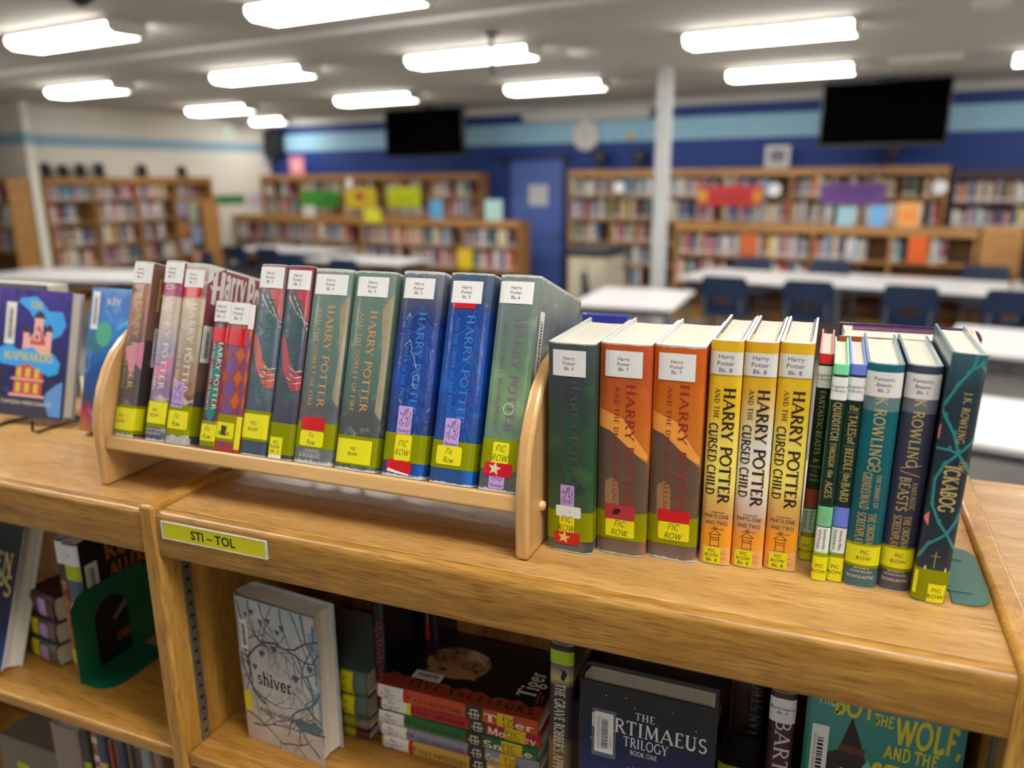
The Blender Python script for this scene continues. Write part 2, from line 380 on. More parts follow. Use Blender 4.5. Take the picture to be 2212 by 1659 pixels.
# ---------------------------------------------------------------- books
class Book:
    """origin at the foot of the spine; spine faces -Y, front cover faces +X; s runs round back cover (s<0), spine (0..T), front cover (s>T)"""
    def __init__(b, label, loc, rot, W, T, H, cover, r=.0042, th=.0022, sq=.003, pg=None, edge=None, group=None, name='book', pow_=5, cat='book', spine=True):
        b.W, b.T, b.H, b.r, b.th, b.pow = W, T, H, r, th, pow_; b.lay = 0
        if isinstance(rot, Matrix): rot = rot.to_euler()
        b.o = thing(name, label, cat, loc, rot, group)
        b.c = MB(); b.art = cover; b.label = label
        ss = [-(W - r), -(W - r) * .5, -.0005] + [T * i / 16 for i in range(17)] + [T + .0005, T + (W - r) * .5, T + W - r]
        out = [b.P(s) for s in ss]; inn = []
        for s in ss:
            x, y, nx, ny = b.PN(s); inn.append((x - nx * th, y - ny * th))
        n = len(ss); E_ = edge or cover
        V_ = [(x, y, z) for z in (0, H) for x, y in out] + [(x, y, z) for z in (0, H) for x, y in inn]
        q = range(n - 1)
        b.c.add(V_, [(i, i + 1, n + i + 1, n + i) for i in q], cover)
        b.c.add(V_, [(3 * n + i, 3 * n + i + 1, 2 * n + i + 1, 2 * n + i) for i in q], edge or PAPER)
        b.c.add(V_, [(n + i, n + i + 1, 3 * n + i + 1, 3 * n + i) for i in q] + [(2 * n + i, 2 * n + i + 1, i + 1, i) for i in q]
                + [(0, n, 3 * n, 2 * n), (n - 1, 3 * n - 1, 4 * n - 1, 2 * n - 1)], E_)
        p = MB()
        yb = r + .002
        prof = [(th, yb), (T * .5, max(.003, th + .001)), (T - th, yb), (T - th, W - .004), (T * .5, W - .007), (th, W - .004)]
        p.prism(prof, 2, sq, H - sq, pg or PAPER)
        p.build('page_block', b.o)
        b.stk = []
    def P(b, s):
        T, r = b.T, b.r
        if s < 0: return (0, r - s)
        if s > T: return (T, r + s - T)
        q = s / T * 16; i = min(15, int(q)); f = lambda j: r * abs(j / 8 - 1) ** b.pow
        return (s, f(i) + (f(i + 1) - f(i)) * (q - i))
    def PN(b, s):
        e = 1e-5
        if s < -1e-4 or s > b.T + 1e-4: d = (0, 1 if s > b.T else -1)
        else:
            a, c = b.P(max(0, s - e)), b.P(min(b.T, s + e)); d = (c[0] - a[0], c[1] - a[1])
        L = math.hypot(*d); x, y = b.P(s)
        return x, y, d[1] / L, -d[0] / L
    def S(b, s, z, off):
        x, y, nx, ny = b.PN(s); off += b.lay
        return (x + nx * off, y + ny * off, z)
    def fill(b, mb, poly, mt, off, rows=1):
        """lay a flat outline onto the cover, facet by facet"""
        T = b.T; e = 1e-6
        strips = [(-9, -.0005), (-.0005, 0)] + [(T * j / 16, T * (j + 1) / 16) for j in range(16)] + [(T, T + .0005), (T + .0005, 9)]
        def half(pts, c, sgn):
            out = []
            for i in range(len(pts)):
                p, q = pts[i - 1], pts[i]
                dp, dq = (p[0] - c) * sgn, (q[0] - c) * sgn
                if (dp >= 0) != (dq >= 0):
                    t = dp / (dp - dq); out.append((c, p[1] + (q[1] - p[1]) * t))
                if dq >= 0: out.append(q)
            return out
        lo, hi = min(p[0] for p in poly), max(p[0] for p in poly)
        for c0, c1 in strips:
            if c1 <= lo or c0 >= hi: continue
            q = half(half(poly, c0, 1), c1, -1)
            if len(q) < 3 or max(p[0] for p in q) - min(p[0] for p in q) < 1e-7: continue
            k = len(q)
            mb.add([b.S(min(max(s_, c0 + e), c1 - e), z_, off) for s_, z_ in q], [tuple(range(k))], mt)
    def rect(b, mb, s0, s1, z0, z1, mt, off, rad=0):
        if rad:
            poly = arc(s1 - rad, z1 - rad, rad, rad, 90, 0, 5) + arc(s1 - rad, z0 + rad, rad, rad, 0, -90, 5) + arc(s0 + rad, z0 + rad, rad, rad, 270, 180, 5) + arc(s0 + rad, z1 - rad, rad, rad, 180, 90, 5)
        else: poly = [(s0, z0), (s1, z0), (s1, z1), (s0, z1)]
        b.fill(mb, poly, mt, off)
    # art printed on the cover
    def paint(b, poly, mt, rows=1, off=.00012): b.fill(b.c, poly, mt, off, rows)
    def patch(b, s0, s1, z0, z1, mt, off=.00012): b.rect(b.c, s0, s1, z0, z1, mt, off)
    def put(b, mb, glyphs, fn, mt):
        v, f, w = glyphs; P = []
        for q in v:
            b.lay = q[2] * 2.5e-6 if len(q) > 2 else 0
            P.append(fn(q[0], q[1]))
        b.lay = 0
        mb.add(P, f, mt)
    def down(b, g, s, z1, z0, cap, mt, mb=None, off=.0003):
        """a line running down the spine, feet of the letters at s"""
        k = (z1 - z0) / g[2]
        b.put(mb or b.c, g, lambda x, y: b.S(s + y * cap, z1 - x * k, off), mt)
    def across(b, g, s, z, cap, mt, mb=None, off=.0003, width=None):
        k = cap if width is None else width / g[2]
        b.put(mb or b.c, g, lambda x, y: b.S(s + (x - g[2] / 2) * k, z + y * cap, off), mt)
    def line(b, s0, z0, s1, z1, w, mt, mb=None, off=.00025):
        d = math.hypot(s1 - s0, z1 - z0) or 1; nx, nz = -(z1 - z0) / d * w / 2, (s1 - s0) / d * w / 2
        b.fill(mb or b.c, [(s0 + nx, z0 + nz), (s0 - nx, z0 - nz), (s1 - nx, z1 - nz), (s1 + nx, z1 + nz)], mt, off)
    def curve(b, pts, w, mt, mb=None, off=.00025):
        for i in range(len(pts) - 1):
            w0 = w[i] if isinstance(w, list) else w; w1 = w[min(i + 1, len(w) - 1)] if isinstance(w, list) else w
            b.lay = (i % 2) * 4e-6
            (s0, z0), (s1, z1) = pts[i], pts[i + 1]
            d = math.hypot(s1 - s0, z1 - z0) or 1; tx, tz = (s1 - s0) / d, (z1 - z0) / d
            e = .3 * w0
            b.fill(mb or b.c, [(s0 - tx * e - tz * w0 / 2, z0 - tz * e + tx * w0 / 2), (s0 - tx * e + tz * w0 / 2, z0 - tz * e - tx * w0 / 2), (s1 + tz * w1 / 2, z1 - tx * w1 / 2), (s1 - tz * w1 / 2, z1 + tx * w1 / 2)], mt, off)
        b.lay = 0
    # stickers and tape: parts of the book
    def sticker(b, name, s0, s1, z0, z1, mt, lines=(), rad=0, off=.0006, ink=INK, cap=None, label=None, hand=False, gap=1.55, dx=0, wt=.06):
        mb = MB(); b.rect(mb, s0, s1, z0, z1, mt, off, rad)
        if lines:
            cap = cap or min((z1 - z0) / (len(lines) * 2.2), .004)
            zc = (z0 + z1) / 2 + cap * gap * (len(lines) - 1) / 2 - cap / 2
            for i, t in enumerate(lines):
                g = roman(t, wt, False, .25) if hand else sans(t)
                b.across(g, (s0 + s1) / 2 + dx, zc - i * cap * gap, cap, ink, mb, off + .00015)
        o = mb.build(name, b.o, fix=False)
        if label: o['label'] = label
        return o
    def tape(b, s0, s1, z0, z1, mt, off=.0004, label=None):
        mb = MB(); b.rect(mb, s0, s1, z0, z1, mt, off)
        o = mb.build('tape_band', b.o, fix=False)
        if label: o['label'] = label
    def barcode(b, s0, s1, z0, z1, upright=True, off=.0006):
        mb = MB(); b.rect(mb, s0, s1, z0, z1, WHITE, off)
        L = z1 - z0 if upright else s1 - s0
        rnd = random.Random(3); t = .12
        while t < .86:
            w = rnd.choice((.012, .02, .03))
            if upright: b.rect(mb, s0 + (s1 - s0) * .36, s0 + (s1 - s0) * .72, z0 + L * t, z0 + L * (t + w), INK, off + .00015)
            else: b.rect(mb, s0 + L * t, s0 + L * (t + w), z0 + (z1 - z0) * .3, z0 + (z1 - z0) * .7, INK, off + .00015)
            t += w + rnd.choice((.012, .018))
        g = sans('CARSON MIDDLE SCHOOL')
        if upright:
            k = L * .8 / g[2]
            b.put(mb, g, lambda x, y: b.S(s0 + (s1 - s0) * .28 - y * (s1 - s0) * .14, z0 + L * .1 + x * k, off + .00015), INK)
            g = sans('T 82017'); k = L * .3 / g[2]
            b.put(mb, g, lambda x, y: b.S(s0 + (s1 - s0) * .92 - y * (s1 - s0) * .12, z0 + L * .12 + x * k, off + .00015), INK)
        else: b.across(g, (s0 + s1) / 2, z0 + (z1 - z0) * .08, (z1 - z0) * .14, INK, mb, off + .00015, width=L * .8)
        mb.build('barcode_sticker', b.o, fix=False)
    def fantasy(b, s0, z0, w, h, off=.0006):
        """lilac genre sticker: a little winged beast drawn in thin lines over the word Fantasy"""
        mb = MB(); b.rect(mb, s0, s0 + w, z0, z0 + h, PURP, off, w * .08)
        q = lambda pts: [(s0 + w * x, z0 + h * y) for x, y in pts]
        t = w * .028; k = off + .00015
        for pts in ([(.2, .78), (.3, .7), (.42, .72), (.36, .6), (.28, .52), (.34, .42), (.5, .36), (.66, .4), (.74, .5), (.68, .58), (.56, .55)],
                    [(.42, .72), (.5, .9), (.56, .82), (.68, .94), (.66, .8), (.56, .68)], [(.46, .7), (.6, .86)], [(.56, .68), (.64, .56), (.8, .62), (.88, .76), (.78, .8)],
                    [(.28, .52), (.16, .46), (.14, .36), (.24, .34)], [(.34, .42), (.3, .3), (.4, .3)], [(.62, .4), (.62, .3), (.74, .3), (.84, .42), (.9, .56)], [(.2, .78), (.16, .7), (.26, .68)]):
            b.curve(q(pts), t, INK, mb, k)
        v, f, wd = sans('Fantasy')
        b.across(([(x + y * .25, y) for x, y in v], f, wd), s0 + w / 2, z0 + h * .08, h * .11, INK, mb, k)
        mb.build('genre_sticker', b.o, fix=False)
    def star(b, parent, s, z, r, mt, off=.0009):
        mb = MB()
        poly = [(s + r * (1 if i % 2 == 0 else .42) * math.sin(R(36 * i + 8)), z + r * (1 if i % 2 == 0 else .42) * math.cos(R(36 * i + 8))) for i in range(10)]
        b.fill(mb, poly, mt, off, 16)
        o = mb.build('star', parent, fix=False); o['label'] = 'shiny foil star'
    def done(b, name='cover'):
        b.c.build(name, b.o, smooth=True, fix=False)
        return b.o
INV = []
def TILT(deg): return (R(-deg), 0, 0)
RACK_TAU = 18
RY0, RZ0 = .042, .068
def plastic_front(b, mt=None): pass
EDGEW = mat('worn_jacket_edge', (206, 208, 206), .3, var=.12, scale=300, coat=.5)
EDGEB = mat('blue_film_edge', (130, 160, 172), .25, var=.25, scale=300, coat=.6)
def rackbook(label, x, T, H, cover, W=.158, **k):
    return Book(label, (x, RY0, TZ + RZ0 + .0012), TILT(RACK_TAU), W, T, H, cover, edge=k.pop('edge', EDGEW), **k)
def series(b, n, red=False, ink=MAROON, z0=.875, wide=(.06, .86), h=.1, cap=.0036):
    T, H = b.T, b.H
    b.sticker('spine_label', T * wide[0], T * wide[1], H * z0, H * (z0 + h), WHITE, ('Harry', 'Potter', 'Bk. %d' % n), ink=ink, cap=cap, gap=1.5)
def title(b, top, bottom, mt, s1=.56, c1=.2, s2=.2, c2=.1, z1=.84, z0=.28, t2=None, wt=.062):
    """two lines down the spine: the big one nearer the front cover"""
    T, H = b.T, b.H
    b.down(roman(top, wt), T * s1, H * z1, H * z0, T * c1, mt)
    if bottom: b.down(roman(bottom, wt), T * s2, H * (z1 - .01), H * (t2 or z0), T * c2, mt)

# --- the twelve in the wooden rack
SUM = mat('art_tan', (176, 130, 108), .5)
b = rackbook('thin brown and charcoal hardcover touching the curved end of the wooden rack', -.1215, .0332, .2352,
    art('art_brown_grey', .2352, [(0, (84, 84, 92)), (.3, (92, 92, 102)), (.5, (112, 92, 104)), (.62, (150, 112, 104)), (.8, (178, 134, 116)), (1, (186, 140, 124))], .05, 30, [((120, 80, 70), 45, .55, .7), ((200, 160, 140), 60, .62, .75)], .03))
PINK = mat('art_pink', (206, 122, 160), .4, coat=.5, var=.12)
DK = mat('art_charcoal', (62, 54, 52), .4, coat=.5, var=.2)
MB_ = mat('art_brown_dark', (118, 84, 72), .4, coat=.5, var=.2)
b.paint([(.004, .118), (.034, .128), (.034, .09), (.026, .098), (.02, .075), (.012, .1)], PINK, 12)
b.patch(b.T + .0002, b.T + .14, .001, .13, DK); b.patch(b.T + .0002, b.T + .14, .13, .234, MB_)
b.paint([(b.T + .006, .1), (b.T + .05, .16), (b.T + .05, .08)], mat('art_plum', (86, 62, 80), .4, coat=.5), 4, .0002)
title(b, 'HARRY POTTER', "AND THE SORCERER'S STONE", GOLD, s1=.5, c1=.26, s2=.2, c2=.12, z1=.8, z0=.27)
b.across(roman('H', .07), b.T + .02, .172, .042, GOLD, width=.016)
b.across(roman('A', .05), b.T * .5, .036, .008, GOLD)
b.tape(-.02, b.T + .12, .004, .042, OLIVE)
series(b, 1, wide=(0, .98), h=.115)
b.sticker('call_number_sticker', .0004, b.T + .014, .009, .038, YEL, ('FIC', 'ROW'), cap=.0042, dx=-.01, gap=1.7)
b.barcode(b.T + .014, b.T + .034, .095, .148)
b.done()

ARTB = art('art_lilac_cream', .238, [(0, (70, 84, 110)), (.2, (130, 130, 160)), (.35, (170, 130, 165)), (.5, (168, 160, 190)), (.64, (206, 186, 178)), (.78, (214, 196, 180)), (.8, (176, 76, 120)), (1, (160, 62, 108))], .035, 40, [((226, 212, 190), 50, .55, .7), ((130, 116, 150), 38, .6, .75)], .02)
b = rackbook('slim pink and lavender hardcover with pale title and printed yellow label', -.0668, .0317, .238, ARTB)
b.paint([(.002, .09), (.03, .112), (.031, .096), (.014, .078)], PINK, 8)
title(b, 'HARRY POTTER', 'AND THE CHAMBER OF SECRETS', TEXTW, s1=.5, c1=.26, s2=.18, c2=.12, z1=.8, z0=.28)
for q in ((.009, .2, .02, .2), (.009, .213, .02, .213), (.009, .2, .009, .213), (.02, .2, .02, .213), (.011, .203, .011, .21), (.011, .21, .018, .203), (.018, .203, .018, .21)): b.line(*q, .0008, TEXTW)
b.across(sans('ARTHUR A LEVINE'), b.T * .5, .014, .0022, TEXTW); b.across(sans('SCHOLASTIC'), b.T * .5, .0085, .003, TEXTW)
b.tape(-.02, b.T + .12, .018, .052, OLIVE)
series(b, 2, wide=(0, .98), h=.115)
b.sticker('call_number_sticker', .0004, b.T - .0005, .023, .051, YEL, ('FIC', 'ROW'), cap=.0042, gap=1.7)
b.done()

ARTC = art('art_tan_grey', .2357, [(0, (132, 134, 134)), (.14, (96, 92, 96)), (.25, (110, 80, 82)), (.32, (176, 128, 104)), (.45, (166, 146, 130)), (.6, (186, 172, 146)), (.78, (206, 188, 160)), (.83, (156, 92, 92)), (1, (186, 186, 184))], .03, 40, [((224, 208, 176), 48, .55, .68), ((110, 96, 100), 36, .6, .75)], .045)
b = rackbook('tan and grey hardcover with red band and lilac sticker and a taped torn foot', -.0321, .0378, .2357, ARTC)
b.patch(b.T + .0002, b.T + .145, .001, .07, mat('art_smoke', (64, 66, 74), .4, coat=.5, var=.3, scale=30))
b.patch(b.T + .0002, b.T + .145, .07, .16, mat('art_rust_brown', (104, 82, 66), .4, coat=.5, var=.35, scale=30)); b.patch(b.T + .0002, b.T + .145, .16, .235, mat('art_maroon', (132, 62, 78), .4, coat=.6, var=.2, scale=25))
b.paint([(b.T, .2355), (b.T + .03, .2355), (b.T + .02, .23), (b.T + .012, .226), (b.T + .008, .216), (b.T, .21)], EDGEW, 8, .0003); b.patch(b.T + .031, b.T + .14, .2325, .2354, EDGEW, .0003)
SILV = mat('silver_ink', (206, 200, 192), .35)
b.across(roman('H', .11), b.T + .02, .187, .041, SILV, width=.022)
b.across(roman('arry', .11), b.T + .052, .197, .043, SILV, width=.04)
b.across(roman('Potter', .11), b.T + .109, .187, .044, SILV, width=.066)
b.curve([(b.T + .006, .208), (b.T + .01, .204), (b.T + .018, .206), (b.T + .026, .21)], .003, SILV); b.curve([(b.T + .064, .19), (b.T + .056, .184), (b.T + .048, .187)], .0025, SILV)
title(b, 'HARRY POTTER', 'AND THE CHAMBER OF SECRETS', TEXTW, s1=.52, c1=.24, s2=.2, c2=.11, z1=.78, z0=.28)
b.tape(-.02, b.T + .14, .012, .05, OLIVE)
TORN = mat('torn_silver_tape', (176, 178, 174), .25, var=.3, scale=260, coat=.7, bump=1.0)
mb = MB(); b.fill(mb, [(0, .0002), (b.T + .003, .0002), (b.T + .003, .008), (b.T * .8, .012), (b.T * .6, .0095), (b.T * .4, .0125), (b.T * .2, .009), (0, .011)], TORN, .0006, 4); mb.build('torn_tape', b.o, fix=False)
series(b, 2, wide=(.03, .9), h=.098, z0=.865)
b.sticker('red_sticker', .001, b.T * .84, .192, .2035, RED, rad=.002)
b.sticker('call_number_sticker', .002, b.T - .003, .0195, .043, YEL, ('Fic', 'Row'), cap=.0062, rad=.002, hand=True)
b.fantasy(.006, .047, .0195, .033)
b.barcode(b.T + .002, b.T + .018, .108, .156)
b.done()

# three small paperbacks
PB = dict(th=.0006, sq=.0001, r=.002, W=.13, edge=None)
TEAL = mat('art_teal_diamond', (22, 122, 112), .35, coat=.6, var=.1)
b = rackbook('short paperback with teal diamonds on dark red and a handwritten yellow label', .0262, .0236, .1895,
    art('art_dark_red', .19, [(0, (110, 96, 60)), (.12, (150, 84, 50)), (.2, (100, 66, 80)), (.5, (122, 62, 76)), (1, (116, 60, 80))], .04, 30, [((140, 40, 50), 50, .55, .7)]), **PB)
for k in range(5):
    z = .047 + k * .025
    b.paint([(.004, z), (.0125, z + .0145), (.021, z), (.0125, z - .0145)], TEAL, 6)
title(b, 'HARRY POTTER', 'AND THE CHAMBER OF SECRETS', TEXTW, s1=.58, c1=.26, s2=.2, c2=.13, z1=.74, z0=.26)
b.across(sans('SCHOLASTIC'), .014, .032, .003, TEXTW)
b.tape(-.01, b.T + .1, .004, .034, OLIVE)
series(b, 2, wide=(0, .99), h=.14, z0=.855, cap=.0042)
b.sticker('red_sticker', .0003, b.T - .0003, .136, .1545, RED)
b.sticker('call_number_sticker', .0003, b.T - .0003, .01, .031, YEL, ('Fic', 'Row'), cap=.006, hand=True)
b.done()
ORG = mat('art_orange_diamond', (196, 92, 50), .35, coat=.6, var=.15); VIO = mat('art_violet_diamond', (112, 66, 130), .35, coat=.6, var=.15)
def harlequin(b, n):
    for k in range(n):
        z = .02 + k * .029
        b.paint([(b.T * .08, z), (b.T * .42, z + .0165), (b.T * .8, z), (b.T * .42, z - .0165)], VIO, 6)
    for k in range(n):
        z = .0345 + k * .029
        b.paint([(0, z), (0, z + .012), (b.T * .16, z), (0, z - .012)], ORG, 4); b.paint([(b.T * .62, z), (b.T * .84, z + .011), (b.T, z), (b.T * .84, z - .011)], ORG, 4)
AR = art('art_orange_violet', .19, [(0, (170, 70, 60)), (.3, (150, 74, 84)), (1, (164, 84, 60))], .05, 40, [((180, 90, 40), 40, .5, .7)])
b = rackbook('short paperback with orange and violet diamonds and a blotted yellow label', .0503, .0298, .1885, AR, **PB)
harlequin(b, 5)
b.patch(b.T + .0002, b.T + .1, .02, .14, mat('art_night', (40, 38, 52), .4, coat=.5))
b.tape(-.01, b.T + .1, .012, .046, OLIVE)
series(b, 3, wide=(0, .99), h=.145, z0=.85, cap=.0042, ink=GREYINK)
b.sticker('red_sticker', .0003, b.T - .0003, .133, .155, RED)
o = b.sticker('call_number_sticker', .0005, b.T - .002, .016, .036, YEL, ('FIC', 'ROW'), cap=.005, rad=.002)
mb = MB(); b.fill(mb, [(.009, .02), (.018, .0195), (.0185, .0215), (.0165, .022), (.0175, .031), (.009, .032)], mat('ink_blot', (70, 72, 6), .6), .00071, 4); x = mb.build('ink_blot', o, fix=False)
mb = MB(); mb_ = b; b.fill(mb, [(b.T + .001, .005), (b.T + .012, .005), (b.T + .012, .012), (b.T + .001, .012)], RED, .0005); mb.build('red_corner', b.o, fix=False)
b.done()
b = rackbook('sliver of a short violet paperback squeezed behind the blue-grey hardcover', .0806, .0072, .187, AR, **PB)
harlequin(b, 5); b.sticker('spine_label', 0, b.T, .155, .186, WHITE); b.sticker('call_number_sticker', .0003, b.T, .004, .045, YEL)
b.done()

SLATE = [(0, (72, 84, 104)), (.2, (84, 92, 112)), (.5, (92, 104, 122)), (.8, (98, 116, 130)), (1, (150, 84, 92))]
CORAL = mat('art_coral', (196, 100, 96), .35, coat=.6, var=.3, scale=50); CREAM = mat('art_cream_streak', (224, 196, 176), .35, coat=.6)
GRN = mat('green_title_ink', (30, 110, 84), .4)
SLW = mat('art_wing', (86, 98, 116), .35, coat=.6, var=.25, scale=40)
def griffin(b, c=CORAL):
    T, H = b.T, b.H
    b.paint([(T * .12, H * .86), (T * .5, H * .86), (T * 1.0, H * .71), (T, H * .76), (T * .95, H * .87), (T, H * .875)] , c, 10)
    b.paint([(T * .05, H * .62), (T * .2, H * .64), (T * .55, H * .5), (T, H * .42), (T, H * .36), (T * .7, H * .35), (T * .3, H * .46)], c, 12)
    for k in range(4): b.curve([(T * (.2 + .1 * k), H * .84), (T * (.55 + .1 * k), H * .76), (T * 1.0, H * (.7 - .015 * k))], T * .03, CREAM if k % 2 == 0 else SLW, off=.0002)
    for k in range(5): b.line(T * .1, H * (.77 - .02 * k), T * .98, H * (.66 - .02 * k), T * .02, SLW, off=.0002)
    for k in range(3): b.curve([(T * .5, H * (.48 - .03 * k)), (T * .8, H * (.45 - .03 * k)), (T, H * (.46 - .03 * k))], T * .025, CREAM, off=.0002)
ART3 = art('art_slate_a', .238, SLATE, .03, 30, [((120, 134, 146), 36, .55, .75)], .012)
b = rackbook('blue-grey and coral hardcover with a wide printed yellow label across its foot', .0886, .0388, .2381, ART3)
griffin(b)
title(b, 'HARRY POTTER', 'AND THE PRISONER OF AZKABAN', GRN, s1=.5, c1=.26, s2=.18, c2=.1, z1=.82, z0=.29)
b.tape(-.02, b.T + .12, .018, .055, OLIVE)
series(b, 3, wide=(0, .94), h=.112, ink=GREYINK)
b.sticker('call_number_sticker', .0006, b.T - .0006, .021, .051, YEL, ('FIC', 'ROW'), cap=.0043, gap=1.8)
b.done()
ART3B = art('art_slate_b', .238, [(0, (66, 70, 84)), (.25, (78, 76, 98)), (.5, (80, 84, 104)), (.8, (84, 96, 112)), (1, (160, 60, 74))], .03, 30, [((96, 106, 124), 36, .55, .75)], .01)
b = rackbook('blue-grey and crimson hardcover with a small square yellow label at its foot', .1306, .0362, .2379, ART3B)
CRIM = mat('art_crimson', (182, 66, 84), .35, coat=.6, var=.3, scale=50)
griffin(b, CRIM)
title(b, 'HARRY POTTER', 'AND THE PRISONER OF AZKABAN', GRN, s1=.5, c1=.26, s2=.18, c2=.09, z1=.82, z0=.29)
b.patch(b.T + .0002, b.T + .14, .001, .237, mat('art_red_black', (110, 40, 52), .35, coat=.6, var=.5, scale=20))
b.tape(-.02, b.T + .12, .006, .044, OLIVE)
series(b, 3, wide=(.02, .95), h=.1, ink=GREYINK)
mb = b.sticker('call_number_sticker', .004, .023, .003, .0265, YEL, ('FIC', 'ROW', 'Bk. 3'), cap=.0038, gap=1.5)
b.sticker('sticker_foot', .004, .023, .0005, .0045, WHITE, off=.0007)
b.done()

G4 = [(0, (104, 112, 118)), (.1, (112, 118, 122)), (.28, (92, 96, 98)), (.34, (92, 112, 110)), (.6, (100, 126, 122)), (.85, (112, 136, 128)), (1, (132, 146, 138))]
BRZ = mat('copper_title_ink', (198, 148, 86), .4); ROCK = mat('art_rock', (150, 138, 112), .4, coat=.5, var=.3, scale=70)
b = rackbook('thick grey-green hardcover with red sticker above a handwritten yellow one and a torn foot', .1698, .0533, .2357,
    art('art_grey_green_a', .2357, G4, .03, 26, [((130, 148, 142), 60, .58, .75), ((84, 104, 104), 30, .6, .75)], .035))
b.paint([(b.T * .8, .19), (b.T, .205), (b.T, .07), (b.T * .86, .08), (b.T * .9, .13)], ROCK, 14)
title(b, 'HARRY POTTER', 'AND THE GOBLET OF FIRE', BRZ, s1=.5, c1=.17, s2=.25, c2=.09, z1=.81, z0=.29)
b.across(sans('LEVINE BOOKS'), b.T * .5, .0155, .002, TEXTW); b.line(.012, .014, .04, .014, .0004, TEXTW); b.across(roman('SCHOLASTIC'), b.T * .45, .008, .004, TEXTW, width=.03)
b.tape(-.02, b.T + .12, .0195, .05, OLIVE)
series(b, 4, wide=(.08, .92), h=.105, ink=GREYINK, z0=.865)
b.sticker('red_sticker', .008, .041, .04, .056, RED, rad=.003)
b.sticker('call_number_sticker', .008, .041, .021, .0395, YEL, ('Fic', 'Row'), cap=.0055, rad=.003, hand=True)
b.done()
b = rackbook('thick grey-green hardcover with one large plain printed yellow label at its foot', .2283, .0546, .2347,
    art('art_grey_green_b', .2347, [(0, (84, 92, 96)), (.2, (80, 84, 86)), (.3, (88, 92, 92)), (.36, (88, 108, 104)), (.6, (98, 124, 118)), (.85, (106, 130, 122)), (1, (118, 138, 128))], .03, 26, [((128, 146, 138), 60, .58, .75)], .02))
b.paint([(b.T * .78, .19), (b.T, .21), (b.T, .06), (b.T * .86, .07), (b.T * .88, .13)], ROCK, 14)
title(b, 'HARRY POTTER', 'AND THE GOBLET OF FIRE', BRZ, s1=.5, c1=.17, s2=.25, c2=.09, z1=.8, z0=.29)
b.across(roman('S', .08), b.T * .45, .037, .006, BRZ)
b.tape(-.02, b.T + .12, .006, .04, OLIVE)
series(b, 4, wide=(.1, .86), h=.1, ink=GREYINK, z0=.87)
b.sticker('call_number_sticker', .002, b.T - .006, .008, .036, YEL, ('FIC', 'ROW'), cap=.0036, gap=1.7)
b.done()

BLU = mat('blue_title_ink', (58, 122, 196), .4); ICE = mat('art_ice', (50, 104, 176), .35, coat=.6); DBL = mat('art_deep_blue', (30, 62, 142), .45, coat=.2)
def shards(b, seed):
    rnd = random.Random(seed); T, H = b.T, b.H
    for k in range(8):
        z = H * (.2 + .08 * k) + rnd.uniform(-.008, .008) ; s = T * rnd.uniform(.45, .8)
        b.curve([(T * rnd.uniform(.05, .4), z - rnd.uniform(-.01, .025)), (s * .8, z + rnd.uniform(-.006, .008)), (s, z + rnd.uniform(.005, .02)), (T * .98, z - rnd.uniform(0, .03))], [.0004, .0008, .0006, .0003], ICE, off=.0002)
        b.curve([(s, z + .012), (s + rnd.uniform(-.004, .006), z - rnd.uniform(.01, .03))], [.0006, .0003], ICE, off=.0002)
    for k in range(5): b.paint([(T * .5, H * (.3 + .1 * k)), (T * .75, H * (.36 + .1 * k)), (T * .98, H * (.3 + .1 * k)), (T * .8, H * (.26 + .1 * k))], DBL, 5)
B5 = [(0, (44, 74, 134)), (.12, (44, 70, 130)), (.3, (36, 60, 118)), (.5, (32, 72, 160)), (.75, (36, 56, 124)), (.86, (84, 88, 110)), (1, (120, 128, 142))]
b = rackbook('scuffed blue hardcover with a lilac sticker over a tall yellow one and red at foot', .2921, .0528, .237,
    art('art_blue_a', .237, B5, .03, 26, [((30, 90, 190), 34, .55, .7), ((40, 40, 90), 28, .6, .75)], .03, crinkle=.5))
shards(b, 1)
title(b, 'HARRY POTTER', 'AND THE ORDER OF THE PHOENIX', BLU, s1=.52, c1=.17, s2=.26, c2=.085, z1=.8, z0=.3)
SCUFF = mat('film_crease', (170, 180, 196), .2, coat=.8)
for pts in ([(.012, .18), (.016, .188), (.018, .182)], [(.013, .15), (.02, .157), (.024, .146)], [(.022, .145), (.027, .138), (.031, .125)], arc(.033, .11, .004, .008, 0, 300, 9), [(.014, .088), (.018, .084)]): b.curve(pts, .0008, SCUFF, off=.0005)
b.tape(-.02, b.T + .12, .0175, .05, OLIVE)
series(b, 5, wide=(.08, .82), h=.1, ink=GREYINK, z0=.865)
b.fantasy(.0155, .049, .018, .032)
b.sticker('call_number_sticker', .0155, .0365, .0185, .0485, YEL, ('FIC', 'ROW'), cap=.0066, rad=.003, hand=True)
o = b.sticker('red_sticker', .007, .039, .0045, .0195, RED, rad=.003)
mb = MB(); b.fill(mb, [(.008, .006), (.02, .0045), (.036, .0028), (.038, .0045), (.02, .0072), (.01, .0095)], WHITE, .0008, 4); mb.build('torn_edge', o, fix=False)
b.done()
b = rackbook('bright blue hardcover with a lilac sticker above a handwritten yellow label', .3535, .0521, .2372,
    art('art_blue_b', .2372, [(0, (50, 84, 140)), (.2, (40, 78, 148)), (.35, (34, 74, 154)), (.5, (30, 84, 176)), (.78, (30, 68, 150)), (.86, (56, 78, 116)), (1, (84, 100, 124))], .03, 26, [((40, 110, 210), 34, .55, .7)], .018))
shards(b, 2)
title(b, 'HARRY POTTER', 'AND THE ORDER OF THE PHOENIX', BLU, s1=.52, c1=.17, s2=.26, c2=.085, z1=.8, z0=.28)
b.tape(-.02, b.T + .12, .0175, .048, OLIVE)
b.sticker('red_sticker', .007, .036, .197, .206, RED, off=.0005, rad=.003)
series(b, 5, wide=(.08, .8), h=.105, ink=GREYINK, z0=.855)
